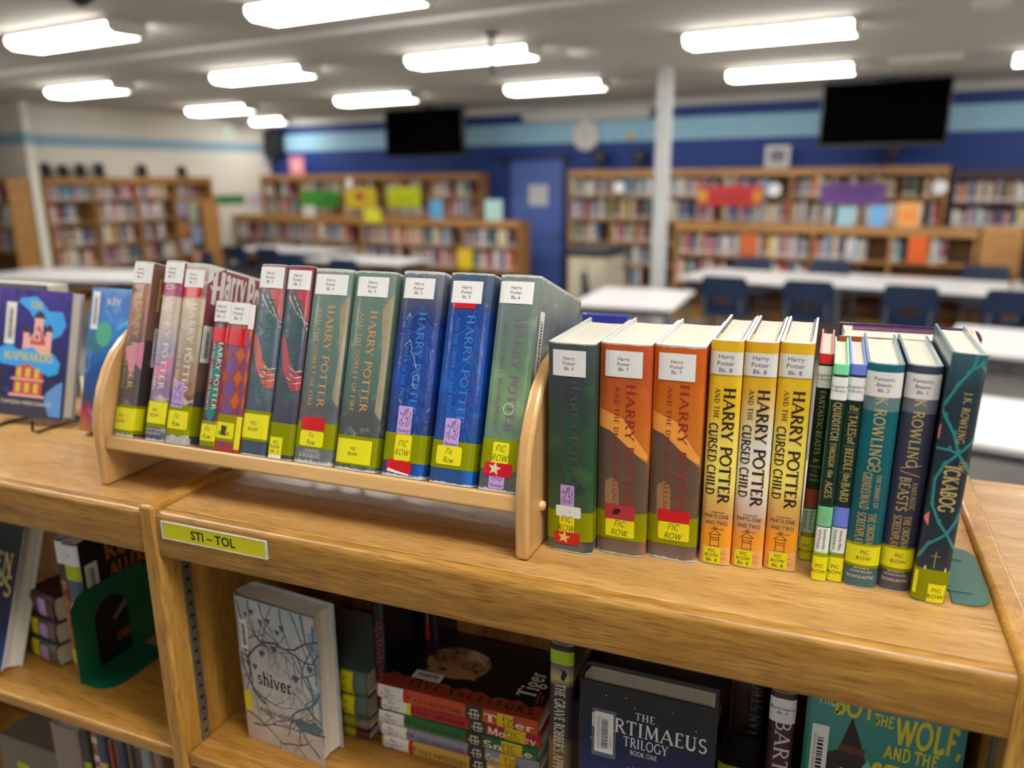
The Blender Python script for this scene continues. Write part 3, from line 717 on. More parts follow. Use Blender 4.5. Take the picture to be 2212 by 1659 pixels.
b.fantasy(.0145, .0405, .0185, .033)
b.sticker('call_number_sticker', .0075, .0385, .0215, .0425, YEL, ('Fic', 'Row'), cap=.0062, rad=.003, hand=True, off=.0008)
b.done()

PUR6 = mat('plum_title_ink', (120, 92, 122), .4)
b = rackbook('grey-green hardcover in crinkled film with a silver star on red at its foot', .4141, .0478, .2373,
    art('art_green_grey', .2373, [(0, (88, 92, 96)), (.16, (92, 98, 100)), (.24, (110, 140, 110)), (.45, (122, 152, 112)), (.6, (102, 134, 106)), (.75, (104, 122, 116)), (1, (126, 136, 136))], .04, 22, [((140, 170, 124), 30, .55, .72), ((92, 112, 104), 40, .58, .75)], .025, crinkle=.7))
b.patch(b.T + .0002, b.T + .147, .001, .236, art('art_grey_film', .2373, [(0, (90, 110, 80)), (.4, (100, 110, 100)), (.7, (140, 140, 142)), (.8, (120, 126, 122)), (1, (150, 156, 152))], .05, 30, [((180, 180, 178), 60, .6, .75)], .03, crinkle=1.2))
for k in range(9): b.line(b.T + .05 + k * .0095, .198 - (k % 3) * .002, b.T + .056 + k * .0095, .14, .002, mat('film_pleat', (104, 96, 104), .3, coat=.7), off=.0003)
title(b, 'HARRY POTTER', 'AND THE HALF-BLOOD PRINCE', PUR6, s1=.52, c1=.19, s2=.24, c2=.09, z1=.8, z0=.27)
b.curve(arc(.027, .09, .006, .006, 0, 360, 12), .0009, mat('film_glint', (190, 214, 190), .2, coat=.8), off=.0005)
b.tape(-.02, b.T + .12, .0235, .056, OLIVE)
series(b, 6, wide=(.04, .86), h=.103, ink=GREYINK, z0=.865)
b.fantasy(.013, .003, .018, .03, .0005)
b.sticker('call_number_sticker', .014, .033, .03, .0535, YEL, ('FIC', 'ROW'), cap=.0066, rad=.002, hand=True)
o = b.sticker('red_sticker', .006, .0385, .0165, .031, RED, rad=.002, off=.0008)
b.star(o, .0185, .0245, .008, STARS)
b.barcode(b.T + .006, b.T + .02, .125, .2)
b.done()

# --- standing on the bookcase top
def standing(label, x, y, T, H, cover, lean=0, W=.155, **k):
    return Book(label, (x, y, TZ + .0006), (0, R(lean), 0), W, T, H, cover, edge=k.pop('edge', EDGEW), sq=k.pop('sq', .005), **k)
b = standing('dark green hardcover with a gold star on red beside the rack end', .4870, .0655, .0505, .233,
    art('art_dark_green', .233, [(0, (110, 112, 106)), (.05, (100, 108, 100)), (.12, (70, 96, 60)), (.4, (46, 82, 58)), (.6, (52, 84, 62)), (.75, (58, 70, 70)), (1, (74, 90, 90))], .05, 24, [((66, 112, 66), 30, .56, .72), ((40, 50, 52), 36, .58, .75)], .012))
DKP = mat('dusky_title_ink', (92, 70, 92), .4)
title(b, 'HARRY POTTER', 'AND THE HALF-BLOOD PRINCE', DKP, s1=.5, c1=.17, s2=.26, c2=.09, z1=.83, z0=.31, t2=.26)
b.tape(-.02, b.T + .12, .014, .048, OLIVE)
series(b, 6, wide=(.12, .82), h=.118, z0=.85)
b.fantasy(.0155, .048, .0155, .03, .0005)
b.sticker('level_sticker', .0105, .0385, .041, .054, WHITE, ('10.90L',), cap=.003, hand=True, rad=.002, off=.0007)
b.sticker('call_number_sticker', .0145, .0315, .0225, .0445, YEL, ('FIC', 'ROW'), cap=.0068, hand=True, off=.0006)
o = b.sticker('red_sticker', .0095, .0375, .0095, .0235, RED, rad=.002, off=.0008)
b.star(o, .02, .017, .0078, STARM)
b.done()
RUST = mat('rust_title_ink', (150, 44, 36), .4); HILL = mat('art_hill', (98, 76, 62), .4, coat=.5, var=.2, scale=40); GLOW = mat('art_sky_gold', (236, 158, 70), .4, coat=.5, var=.15)
PIL = mat('art_pillar', (150, 114, 80), .4, coat=.5, var=.2)
O7 = [(0, (126, 112, 104)), (.06, (118, 96, 84)), (.2, (112, 84, 58)), (.4, (140, 96, 62)), (.52, (206, 126, 56)), (.7, (206, 106, 46)), (.86, (190, 88, 52)), (1, (204, 92, 52))]
def desert(b):
    T, H = b.T, b.H
    b.paint([(T * .02, H * .7), (T * .5, H * .66), (T * .98, H * .5), (T * .98, H * .47), (T * .02, H * .6)], GLOW, 8)
    b.paint([(T * .01, H * .615), (T * .25, H * .6), (T * .99, H * .455), (T * .99, H * .12), (T * .01, H * .12)], HILL, 10, .0002)
    b.paint([(T * .18, H * .14), (T * .16, H * .34)] + [(T * (.3 + .14 * math.cos(R(a))), H * (.34 + .04 * math.sin(R(a)))) for a in (150, 90, 30)] + [(T * .44, H * .34), (T * .46, H * .14)], PIL, 6, .00024)
b = standing('orange hardcover whose red sticker has a black blot over a yellow label', .5390, .0790, .0535, .2335, art('art_orange_a', .2335, O7, .03, 22, [((220, 120, 60), 30, .56, .74)], .014, crinkle=.4))
desert(b)
title(b, 'HARRY POTTER', 'AND THE DEATHLY HALLOWS', RUST, s1=.55, c1=.17, s2=.32, c2=.09, z1=.82, z0=.24, t2=.24)
b.tape(-.02, b.T + .12, .018, .05, OLIVE)
series(b, 7, wide=(.12, .84), h=.118, z0=.85, ink=GREYINK)
b.sticker('call_number_sticker', .0105, .042, .021, .0415, YEL, ('FIC', 'ROW'), cap=.0066, hand=True, rad=.002)
o = b.sticker('red_sticker', .0095, .042, .041, .058, mat('faded_red_paper', (176, 48, 62), .4), rad=.002, off=.0007)
mb = MB(); b.fill(mb, [(.018, .05), (.021, .0535), (.026, .0535), (.027, .0505), (.023, .0465), (.018, .047)], mat('blot_ink', (48, 8, 20), .5), .00085, 5); mb.build('ink_blot', o, fix=False)
b.done()
b = standing('orange hardcover with a clean red sticker beside the yellow trio', .5937, .0865, .0512, .234, art('art_orange_b', .234, O7[:5] + [(.7, (212, 118, 46)), (.86, (204, 104, 40)), (1, (214, 98, 44))], .03, 22, [((226, 132, 62), 30, .56, .74)], .02))
desert(b)
title(b, 'HARRY POTTER', 'AND THE DEATHLY HALLOWS', RUST, s1=.55, c1=.17, s2=.3, c2=.09, z1=.83, z0=.22, t2=.22)
b.tape(-.02, b.T + .12, .018, .05, OLIVE)
series(b, 7, wide=(.1, .82), h=.12, z0=.845)
b.sticker('call_number_sticker', .0115, .044, .0235, .0435, YEL, ('FIC', 'ROW'), cap=.0066, hand=True, rad=.002)
b.sticker('red_sticker', .0105, .044, .044, .0575, RED, rad=.002, off=.0007)
b.done()

# three matching yellow hardcovers
Y8 = [(0, (226, 156, 44)), (.16, (226, 150, 50)), (.22, (196, 146, 90)), (.3, (206, 170, 96)), (.4, (232, 214, 110)), (.55, (224, 204, 96)), (.72, (214, 178, 52)), (1, (206, 164, 40))]
Y8G = [(0, (226, 156, 44)), (.15, (220, 146, 60)), (.22, (190, 152, 120)), (.3, (206, 188, 176)), (.4, (226, 218, 190)), (.55, (206, 204, 200)), (.68, (204, 186, 140)), (.8, (206, 160, 50)), (1, (206, 156, 40))]
BARCH = mat('dark_brown_ink', (46, 30, 28), .4)
DOTS = mat('gold_dotted_flap', (224, 176, 84), .4)
def script(label, x, y, stops, k, dxl):
    b = standing(label, x, y, .0312, .241, art('art_yellow_' + k, .241, [(q_, tuple(min(255, v * 1.12) for v in c_)) for q_, c_ in stops], .03, 22, [((232, 216, 130), 26, .56, .75)], .006, crinkle=.15), r=.004)
    T, H = b.T, b.H
    b.down(roman('HARRY POTTER', .075, track=.02), T * .5, H * .80, H * .285, T * .34, BARCH)
    b.down(roman('AND THE', .06), T * .22, H * .8, H * .665, T * .15, BARCH)
    b.down(roman('CURSED CHILD', .075, track=.02), T * .1, H * .645, H * .325, T * .26, BARCH)
    b.line(T * .3, H * .245, T * .75, H * .245, .0006, BARCH)
    b.across(sans('PARTS ONE'), T * .5, H * .218, .0043, BARCH, width=.0235); b.across(sans('AND TWO'), T * .5, H * .187, .0043, BARCH, width=.0225)
    b.line(T * .3, H * .168, T * .75, H * .168, .0006, BARCH)
    w, z = .0055, .021                                   # little well-house emblem
    c = T * .47
    for q in ((c - w * .8, z, c - w * .8, z + .012), (c + w * .8, z, c + w * .8, z + .012), (c - w, z + .013, c + w, z + .013), (c - w * 1.2, z + .013, c, z + .0185), (c + w * 1.2, z + .013, c, z + .0185), (c - w * .8, z + .007, c + w * .8, z + .007), (c - w * .8, z + .0095, c + w * .8, z + .0095), (c - w * 1.1, z, c + w * 1.1, z)): b.line(*q, .0006, BARCH)
    b.curve(arc(c, z + .0205, .0016, .0016, 0, 360, 8), .0006, BARCH)
    b.across(sans('LEVINE BOOKS'), T * .5, .0125, .0022, RUST, width=.022); b.across(sans('SCHOLASTIC'), T * .5, .006, .003, RUST, width=.025)
    b.sticker('spine_label', .0004, T - .0004, H * .856, H * .952, mat('grey_label_paper', (214, 213, 212), .45), ('Harry', 'Potter', 'Bk. 8'), ink=GREYINK, cap=.0044, gap=1.55)
    b.sticker('call_number_sticker', .004 + dxl, .022 + dxl, .0015, .0195, YEL, ('FIC', 'ROW', 'Bk. 8'), cap=.0038, gap=1.4)
    b.tape(.0005, T - .0005, .0008, .021, CLEAR)
    for (s0, s1) in ((b.th, .0042), (T - .0042, T - b.th)):          # folded jacket flaps showing above the pages
        mb = MB(); mb.box(s0, s1 - .0012, .012, .15, H - .03, H - .001, BARCH); mb.box(s0 + .0006, s1 - .0004, .012, .05, H - .03, H - .0022, DOTS); mb.build('jacket_flap', b.o)
    b.done()
script('yellow hardcover with black title touching the orange books', .6485, .0935, Y8, 'a', 0)
script('paler silver-yellow hardcover in the middle of the yellow trio', .6807, .0975, Y8G, 'b', -.0005)
script('yellow hardcover with black title standing against the thin dark books', .7131, .1045, Y8, 'c', .001)

# thin trio
FOREST = art('art_forest', .225, [(0, (20, 48, 40)), (1, (16, 44, 36))], .02, 30, [((30, 66, 52), 60, .6, .75)], crinkle=.12)
GD2 = mat('old_gold_ink', (176, 156, 98), .4)
def thin(label, x, y, T, edge, panel, name_lines, box, s_label, maintitle, H=.225):
    b = standing(label, x, y, T, H, FOREST, lean=.7, W=.14, edge=edge, r=.0025, th=.0018, sq=.004)
    T = b.T
    b.patch(.0001, T - .0001, H * .955, H, edge)
    b.patch(-.13, 0, .0005, H - .0005, edge); b.patch(T, T + .13, .0005, H - .0005, edge)
    b.patch(.0001, T - .0001, H * .265, H * .355, panel); b.patch(.0003, T - .0003, H * .14, H * .26, box); b.patch(.0001, T - .0001, 0, H * .14, edge)
    b.line(0, H * .355, T, H * .355, .0012, edge)
    for t, z1, z0, s, c in maintitle: b.down(roman(t, .07), T * s, H * z1, H * z0, T * c, GD2)
    for i, t in enumerate(name_lines): b.down(sans(t), T * (.55 - .36 * i if len(name_lines) > 1 else .36), H * .25, H * .155, T * .2, INK)
    b.sticker('spine_label', .0002, T - .0002, H * .845, H * .945, WHITE, s_label, ink=INK, cap=.0028, gap=1.5)
    b.tape(0.0003, T - .0003, .001, .031, OLIVE)
    b.sticker('call_number_sticker', .0002, T - .0002, .0005, .0265, YEL, ('FIC', 'ROW'), cap=.0036, gap=1.7)
    return b
MINT = mat('mint_cloth', (120, 220, 164), .4); PERI = mat('periwinkle_cloth', (104, 124, 216), .4); REDC = mat('red_cloth', (206, 44, 52), .4)
MINTBOX = mat('pale_mint_panel', (170, 206, 190), .4); PALE = mat('pale_panel', (222, 226, 228), .4)
b = thin('thin dark green book with a red rim and red scaly panel beside the yellow trio', .7462, .1385, .0133, REDC, mat('art_scales', (150, 54, 40), .4, var=.3, scale=300), ('Newt', 'Scamander'), MINTBOX, ('Hogwarts', 'Library'),
         [('FANTASTIC BEASTS', .83, .53, .35, .36), ('&', .51, .49, .35, .36)])
for i, t in enumerate(('WHERE', 'TO', 'FIND', 'THEM')): b.across(sans(t), b.T * .5, .225 * (.465 - .022 * i), .0024, GD2)
b.done()
b = thin('thin book with a mint green rim and mint panel at the trio of slim spines', .7601, .0955, .0136, MINT, mat('art_mint_panel', (104, 196, 146), .4), ('Kennilworthy', 'Whisp'), PALE, ('Hogwarts', 'Library'),
         [('QUIDDITCH', .835, .665, .3, .46), ('THROUGH', .655, .545, .34, .34), ('AGES', .48, .4, .3, .44)])
b.down(roman('the', .07), b.T * .36, .225 * .53, .225 * .495, b.T * .34, GD2)
for k in range(7): b.line(b.T * .5, .0665, b.T * (.12 + .13 * k), .0605 + .002 * abs(k - 3), .0003, GD2)
for s in (.28, .5, .72): b.line(b.T * s, .079, b.T * s, .073 - (s == .5) * .004, .0003, GD2); b.curve(arc(b.T * s, .072 - (s == .5) * .004, .0012, .0012, 0, 360, 8), .0003, GD2)
b.done()
b = thin('thin book with a periwinkle blue rim and lavender panel beside the teal hardcover', .7744, .0995, .0145, PERI, PERI, ('Notes by Albus', 'Dumbledore'), PALE, ('Hogwarts', 'Library'),
         [('TALES', .78, .69, .3, .46), ('BEEDLE', .63, .53, .3, .46), ('BARD', .47, .385, .3, .46)])
b.across(roman('The', .07), b.T * .5, .225 * .8, .0044, GD2); b.down(roman('of', .07), b.T * .35, .225 * .68, .225 * .65, b.T * .4, GD2); b.down(roman('the', .07), b.T * .35, .225 * .515, .225 * .48, b.T * .4, GD2)
for q in (.79, .685, .64, .52, .475): b.line(b.T * .15, .225 * q, b.T * .85, .225 * q, .0003, GD2)
b.done()

def screenplay(label, x, y, T, stops, key, lines, n, lean):
    b = standing(label, x, y, T, .2285, art('art_' + key, .2285, stops, .02, 24, [], .006, crinkle=.15), lean=lean, edge=EDGEB, r=.006, pow_=3)
    H = b.H
    b.down(roman('K ROWLING', .07), T * .34, H * .86, H * .565, T * .3, GD2)
    for t, z1, z0, s, c in lines: b.down(roman(t, .07), T * s, H * z1, H * z0, T * c, GD2)
    b.down(roman('THE ORIGINAL', .07), T * .53, H * .35, H * .195, T * .2, GD2); b.down(roman('SCREENPLAY', .07), T * .22, H * .35, H * .2, T * .22, GD2)
    for q in ((.4, .105, .66, .105), (.4, .105, .4, .13), (.66, .105, .66, .13), (.4, .13, .66, .13)): b.line(T * q[0], H * q[1], T * q[2], H * q[3], .0008, GD2)
    b.across(sans('ARTHUR A.'), T * .5, H * .088, .002, TEXTW); b.across(sans('LEVINE BOOKS'), T * .5, H * .072, .002, TEXTW); b.across(sans('SCHOLASTIC'), T * .5, H * .045, .003, TEXTW, width=T * .78)
    b.tape(.0004, T - .0004, .022, .047, OLIVE)
    b.sticker('spine_label', .0004, T - .0004, H * .86, H * .965, mat('grey_label_paper', (0, 0, 0)), ('Fantastic', 'Beasts', 'Bk. %d' % n), ink=GREYINK, cap=.0034, gap=1.6)
    b.sticker('call_number_sticker', .0005, T - .0005, .025, .0455, mat('green_yellow_paper', (216, 212, 24), .4), ('FIC', 'ROW'), cap=.0038, gap=1.7, dx=.001)
    b.tape(0, T, .045, .0475, OLIVE, .0007)
    b.tape(.0004, T - .0004, .8 * H, .86 * H, CLEAR)
    return b
b = screenplay('teal hardcover with gold lettering and a yellow-green band', .7896, .0955, .0312, [(0, (76, 108, 112)), (.09, (60, 100, 106)), (.2, (18, 88, 100)), (.6, (16, 96, 110)), (1, (24, 104, 116))], 'teal_gold',
    [('THE CRIMES OF', .525, .375, .62, .12), ('GRINDELWALD', .53, .365, .24, .24)], 2, .6)
b.curve(arc(b.T * .42, .126, .003, .003, 0, 360, 10), .0008, GD2); b.curve(arc(b.T * .58, .126, .003, .003, 0, 360, 10), .0008, GD2)
b.done()
b = screenplay('plum-navy hardcover with gold lettering beside the teal one', .8216, .1005, .0292, [(0, (92, 84, 92)), (.09, (80, 76, 86)), (.2, (56, 56, 78)), (.6, (58, 60, 82)), (1, (66, 70, 92))], 'plum_gold',
    [('FANTASTIC', .5, .38, .62, .14), ('BEASTS', .52, .37, .24, .3)], 1, 1.1)
b.line(b.T * .2, .128, b.T * .8, .132, .0008, GD2); b.line(b.T * .2, .125, b.T * .8, .121, .0008, GD2)
b.done()
NAVY = art('art_navy', .245, [(0, (44, 60, 70)), (.2, (40, 50, 62)), (.5, (34, 46, 60)), (.85, (36, 56, 68)), (1, (60, 96, 104))], .03, 22, [((30, 70, 80), 28, .58, .75)], .004, crinkle=.2)
b = standing('navy hardcover with teal thorn vines leaning at the end by the green bookend', .8514, .0878, .0286, .245, NAVY, lean=1.7, edge=EDGEB, W=.15, r=.004)
VINE = mat('art_teal_vine', (40, 128, 130), .35, coat=.6)
T, H = b.T, b.H
for pts in ([(0, .045), (.006, .06), (.02, .073), (.027, .09), (.0286, .1)], [(.0286, .058), (.02, .073), (.012, .083), (.004, .1), (.003, .125), (.008, .14), (.018, .152), (.028, .165), (T + .01, .18)], [(0, .155), (.01, .155), (.018, .152), (.026, .14), (T + .01, .12)], [(.018, .152), (.012, .17), (.003, .185), (-.004, .2)], [(0, .195), (.008, .215), (.018, .232), (.02, .244)], [(.014, .228), (.024, .236), (T + .005, .222)], [(-.02, .12), (-.01, .1), (0, .09)]):
    b.curve(pts, .0024, VINE)
    for (s, z) in pts[1:-1]: b.paint([(s - .002, z), (s + .002, z), (s + .0008, z + .005)], VINE, 2)
b.down(roman('J.K. ROWLING', .06), T * .52, H * .855, H * .66, T * .2, GD2)
b.down(roman('THE', .06), T * .7, H * .595, H * .55, T * .16, GD2)
b.down(roman('ICKABOG', .09), T * .34, H * .57, H * .385, T * .42, GD2)
b.line(T * .5, H * .22, T * .5, H * .15, .0006, GD2); b.line(T * .36, H * .2, T * .64, H * .2, .0006, GD2)
b.across(sans('SCHOLASTIC'), T * .55, H * .108, .0032, GD2, width=T * .8)
for s in (.25, .85): b.paint([(T * s - .0012, H * .14), (T * s + .0012, H * .14), (T * s, H * .16)], TEXTW, 3)
CORALB = mat('art_coral_leaf', (226, 120, 110), .4)
b.paint([(-.004, .17), (0.001, .178), (.001, .163)], CORALB, 3); b.paint([(-.001, .085), (.003, .093), (.004, .078)], CORALB, 3)
b.tape(-.05, T, .002, .035, OLIVE)
b.sticker('call_number_sticker', .0125, .027, .0015, .0205, YEL, ('FIC', 'ROW'), cap=.004, gap=1.6)
b.sticker('yellow_strip', .0002, .003, .008, .032, YEL)
b.done()
# ---------------------------------------------------------------- the low bookcase in the foreground
W_ = .924; UT = .0245; FRONT = -.0145; DEEP = .4647; SHZ = -.353
case = thing('bookcase', 'long honey oak library bookcase carrying the wooden rack and the spine-out books', 'bookcase', (0, 0, TZ))
for k in (-1, 0, 1, 2):
    x1 = k * (W_ + UT)
    mb = MB(); mb.box(x1 - UT, x1, FRONT - .003, DEEP, -TZ, .0075, OAKZ); mb.build('upright', case, .005)
    if k == 2: break
    mb = MB(); mb.box(x1 + .0002, x1 + W_ - .0002, .0014, DEEP - .018, -.02, 0, TOPW); mb.box(x1 + .0002, x1 + W_ - .0002, DEEP - .0176, DEEP, -.03, 0, OAKX); mb.build('top_panel', case, .0008)
    mb = MB(); mb.prism([(0, -.0004), (0, -.0607), (FRONT + .003, -.0607)] + arc(FRONT + .003, -.0577, .003, .003, 270, 180, 3) + arc(FRONT + .008, -.0084, .008, .008, 180, 90, 7), 0, x1 + .0002, x1 + W_ - .0002, FASC); mb.build('front_rail', case, smooth=True)
    for j, z in enumerate((SHZ, SHZ - .335, SHZ - .67)):
        mb = MB(); mb.box(x1 + .001, x1 + W_ - .001, FRONT + .002, .268, z - .02, z, OAKX); mb.build('shelf', case, .004)
    mb = MB(); mb.box(x1, x1 + W_, .27, .278, -TZ + .08, -.022, BACKW); mb.build('back_panel', case)
    mb = MB(); mb.box(x1, x1 + W_, .012, .45, -TZ, -TZ + .09, OAKX); mb.build('plinth', case)
    for sx in (x1 + .0002, x1 + W_ - .0026):            # slotted metal strips for the shelf clips
        mb = MB(); mb.box(sx, sx + .0024, .0155, .0295, -TZ + .1, -.064, STEEL)
        fx = sx + .0025 if sx < x1 + .1 else sx - .0001
        for q in range(46):
            z = -.072 - q * .0178
            mb.add([(fx, .0195, z), (fx, .0255, z), (fx, .0255, z - .0045), (fx, .0195, z - .0045)], [(0, 1, 2, 3)], BLACKM)
        mb.build('shelf_strip', case)
CLR, n_, l_, p_ = base('clear_plastic')
p_.inputs['Base Color'].default_value = (.9, .9, .92, 1); p_.inputs['Roughness'].default_value = .1; p_.inputs['Transmission Weight'].default_value = .0; p_.inputs['Alpha'].default_value = .45
mb = MB(); x0, x1, z0, z1, yf = .0105, .1705, -.0325, -.009, FRONT - .0028
mb.box(x0, x1, FRONT - .0012, FRONT - .0002, z0, z1, CLR); mb.box(x0, x1, yf, FRONT - .0012, z0, z0 + .0012, CLR); mb.box(x0, x1, yf, FRONT - .0012, z1 - .0012, z1, CLR)
mb.box(x0, x0 + .0012, yf, FRONT - .0012, z0, z1, CLR); mb.box(x1 - .0025, x1, yf, FRONT - .0012, z0, z1, CLR)
lab = mb.build('label_holder', case, .0003); lab['label'] = 'clear plastic label holder'
mb = MB(); yc = FRONT - .002
mb.box(x0 + .003, x1 - .003, yc, yc + .0004, z0 + .0014, z1 - .0014, mat('acid_yellow_card', (216, 212, 16), .35))
g = sans('STI \u2013 TOL', .02); k = .067 / g[2]
mb.add([(.057 + x * k, yc - .0002, -.0263 + y * .0112) for x, y in g[0]], g[1], INK)
c = mb.build('card', lab); c['label'] = 'acid yellow card lettered in black capitals'

# ---------------------------------------------------------------- the wooden book rack
rack = thing('book_rack', 'pale birch tabletop book rack with curved ends and a tilted shelf', 'book rack', (0, 0, TZ + .0005))
prof = [(.028, .0), (.0275, .03), (.0275, .06), (.029, .085), (.034, .11), (.042, .133), (.054, .155), (.07, .176), (.088, .191), (.108, .202), (.13, .207), (.16, .207), (.19, .2), (.212, .186), (.225, .165), (.23, .14), (.23, .0)]
for x0, x1 in ((-.1405, -.1258), (.4636, .4793)):
    mb = MB(); mb.prism(prof, 0, x0, x1, BIRCHZ); mb.build('end_panel', rack, .0045)
s_, c_ = math.sin(R(RACK_TAU)), math.cos(R(RACK_TAU))
def tilt(y, z): return (.0375 + y * c_ + z * s_, RZ0 + .0015 - y * s_ + z * c_)
mb = MB(); mb.prism([tilt(0, 0), tilt(.13, 0), tilt(.13, -.019), tilt(0, -.019)], 0, -.1258, .4636, BIRCHX); mb.build('shelf', rack, .003)
mb = MB(); mb.prism([tilt(.167, .05), tilt(.185, .05), tilt(.185, .1), tilt(.167, .1)], 0, -.1258, .4636, BIRCHX); mb.build('back_rail', rack, .003)
for x, d in ((.4793, 1), (-.1405, -1)):
    for (y, z) in ((.0687, .0483), (.18, .075)):
        mb = MB(); mb.lathe([(.0062, 0), (.006, .0025 * d), (.0045, .0045 * d), (.0015, .0055 * d)], (x, y, z), 0, BIRCHZ, 16); mb.build('dowel_button', rack, smooth=True)

# ---------------------------------------------------------------- metal book supports
GREENM = mat('green_enamel', (52, 98, 86), .35, coat=.5, var=.06, scale=30)
GREEND = mat('deep_green_enamel', (20, 92, 62), .35, coat=.4)
def round_rect(x0, x1, y0, y1, r, sides='tr br bl tl'):
    P = []
    for nm, cx, cy, a in (('tr', x1 - r, y1 - r, 0), ('tl', x0 + r, y1 - r, 90), ('bl', x0 + r, y0 + r, 180), ('br', x1 - r, y0 + r, 270)):
        if nm in sides: P += arc(cx, cy, r, r, a, a + 90, 6)
        else: P.append({'tr': (x1, y1), 'tl': (x0, y1), 'bl': (x0, y0), 'br': (x1, y0)}[nm])
    return P
be = thing('bookend', 'green enamelled metal bookend whose base plate lies flat by the navy book', 'bookend', (.8875, .095, TZ + .0003))
mb = MB(); mb.prism(round_rect(0, .0345, 0, .13, .02, 'tr br'), 2, 0, .0012, GREENM)
for y in (.026, .1):
    mb.prism(round_rect(-.002, .02, y - .0022, y + .0022, .002), 2, .0011, .0024, GREENM)
mb.build('base_plate', be, .0004)
mb = MB(); mb.prism(round_rect(.05, .13, 0, .12, .02, 'tr tl'), 0, 0, .0012, GREENM); mb.build('upright_plate', be)
be = thing('bookend', 'dark green metal bookend with an arched opening on the shelf below', 'bookend', (-.266, .046, TZ + SHZ + .0004))
outer = [(0, 0), (.0, .115)] + arc(.028, .115, .028, .028, 180, 90, 6) + arc(.125, .115, .028, .028, 90, 0, 6) + [(.153, 0)]
inner = [(.038, .006), (.038, .075)] + arc(.07, .08, .032, .034, 180, 0, 12) + [(.102, .006)]
mb = MB(); V_ = []; 
for x in (0, .0014):
    V_ += [(x, y, z) for y, z in outer] + [(x, y, z) for y, z in inner]
import bmesh
def ring_plate(outer, inner, x0, x1, mt, mb):
    bm = bmesh.new()
    ov = [bm.verts.new((x0, y, z)) for y, z in outer]; iv = [bm.verts.new((x0, y, z)) for y, z in inner]
    es = [bm.edges.new((L[i], L[(i + 1) % len(L)])) for L in (ov, iv) for i in range(len(L))]
    bmesh.ops.triangle_fill(bm, use_beauty=True, use_dissolve=False, edges=es)
    bm.verts.index_update()
    vs_ = [tuple(v.co) for v in bm.verts]; fs_ = [[v.index for v in f.verts] for f in bm.faces]; bm.free()
    n = len(vs_); N1, N2 = len(outer), len(inner)
    vs2 = vs_ + [(x1, y, z) for _, y, z in vs_]
    fs2 = fs_ + [[i + n for i in f[::-1]] for f in fs_]
    for o, N in ((0, N1), (N1, N2)):
        fs2 += [(o + i, o + (i + 1) % N, o + (i + 1) % N + n, o + i + n) for i in range(N)]
    mb.add(vs2, fs2, mt)
mb = MB(); ring_plate(outer, inner, 0, .0014, GREEND, mb); mb.build('upright_plate', be)
mb = MB(); mb.prism(round_rect(.0, .06, 0, .12, .03, 'tr br'), 2, 0, .0013, GREEND); mb.prism(round_rect(.0014, .016, .012, .017, .002), 2, .001, .003, GREEND); mb.build('base_plate', be)

# ---------------------------------------------------------------- face-out and lying books
def face_out(label, xl, yb, z, W, T, H, cover, back=5, yaw=0, zoff=0, **k):
    """front cover towards the viewer, spine at its xl side, leaning back"""
    M = Matrix.Rotation(R(-back), 3, 'X') @ Matrix.Rotation(R(-90 - yaw), 3, 'Z')
    off = M @ Vector((T, 0, 0))
    return Book(label, (xl - off.x, yb - off.y, TZ + z + .0006 + zoff), M, W, T, H, cover, **k)
def lying(label, x1, y, z, W, T, H, cover, yaw=0, **k):
    M = Matrix.Rotation(R(yaw), 3, 'Z') @ Matrix.Rotation(R(-90), 3, 'Y')
    return Book(label, (x1, y, TZ + z + .0006), M, W, T, H, cover, **k)

# behind the rows on the bookcase top
CREAMC = mat('cream_spine_cloth', (222, 210, 190), .4, coat=.4)
b = Book('thick rust-covered book with purple edges standing behind the teal and navy spines', (.9175, .333, TZ + .0006), Matrix.Rotation(R(8), 3, 'X') @ Matrix.Rotation(R(90), 3, 'Z'), .15, .055, .2155, mat('art_rust', (172, 96, 44), .4, coat=.5, var=.1), edge=mat('purple_board_edge', (70, 44, 84), .4, coat=.5), sq=.0035, r=.014)
PURB = mat('purple_endpaper', (88, 46, 84), .5)
b.patch(0.0005, b.T - .0005, .2, .216, CREAMC)
mb = MB(); mb.box(.036, .0515, .03, .135, .2125, .2135, PURB); mb.box(.002, .053, .004, .014, .2155, .2163, CREAMC); mb.build('endpaper', b.o)
for k in range(11): b.line(-.055 - k * .0035, .2155, -.052 - k * .0035, .205, .0012, WHITE, off=.0004)
mb = MB(); mb.tube([(.008, .0125, .2165), (.03, .0105, .2175), (.046, .0125, .2165)], .0028, mat('orange_headband', (240, 160, 30), .5)); mb.build('headband', b.o)
b.done()
b = face_out('blue-edged book standing half hidden behind the dark green and orange hardcovers', .458, .272, 0, .06, .018, .2255, mat('art_royal_blue', (44, 50, 150), .4, coat=.5), back=2, edge=mat('royal_blue_edge', (70, 76, 176), .4, coat=.6), sq=.006)
b.done()

# the display at the bookcase's far end
NIGHT = art('art_night_sky', .215, [(0, (52, 58, 84)), (.1, (50, 54, 84)), (.3, (44, 50, 96)), (.6, (52, 50, 122)), (.85, (70, 58, 148)), (1, (84, 66, 160))], .05, 22, [((40, 44, 92), 22, .5, .7), ((90, 74, 170), 26, .6, .75)], rough=.45, coat=.2, crinkle=0)
CLOUD = mat('art_cloud', (52, 160, 236), .45, var=.1, scale=20); BRICK = mat('art_red_brick', (196, 78, 84), .45, var=.1); CREAMB = mat('art_cream_stone', (230, 176, 170), .45)
DARKR = mat('art_dark_roof', (58, 40, 56), .45); LITE = mat('art_lit_window', (206, 196, 70), .45)
b = face_out('purple book with a red house among blue clouds propped on a wire stand', -.552, .17, .012, .147, .026, .213, NIGHT, back=15, yaw=-9, group=None, edge=mat('book_board_edge', (150, 146, 160), .4), sq=.004, pg=PAPERY)
F0 = b.T
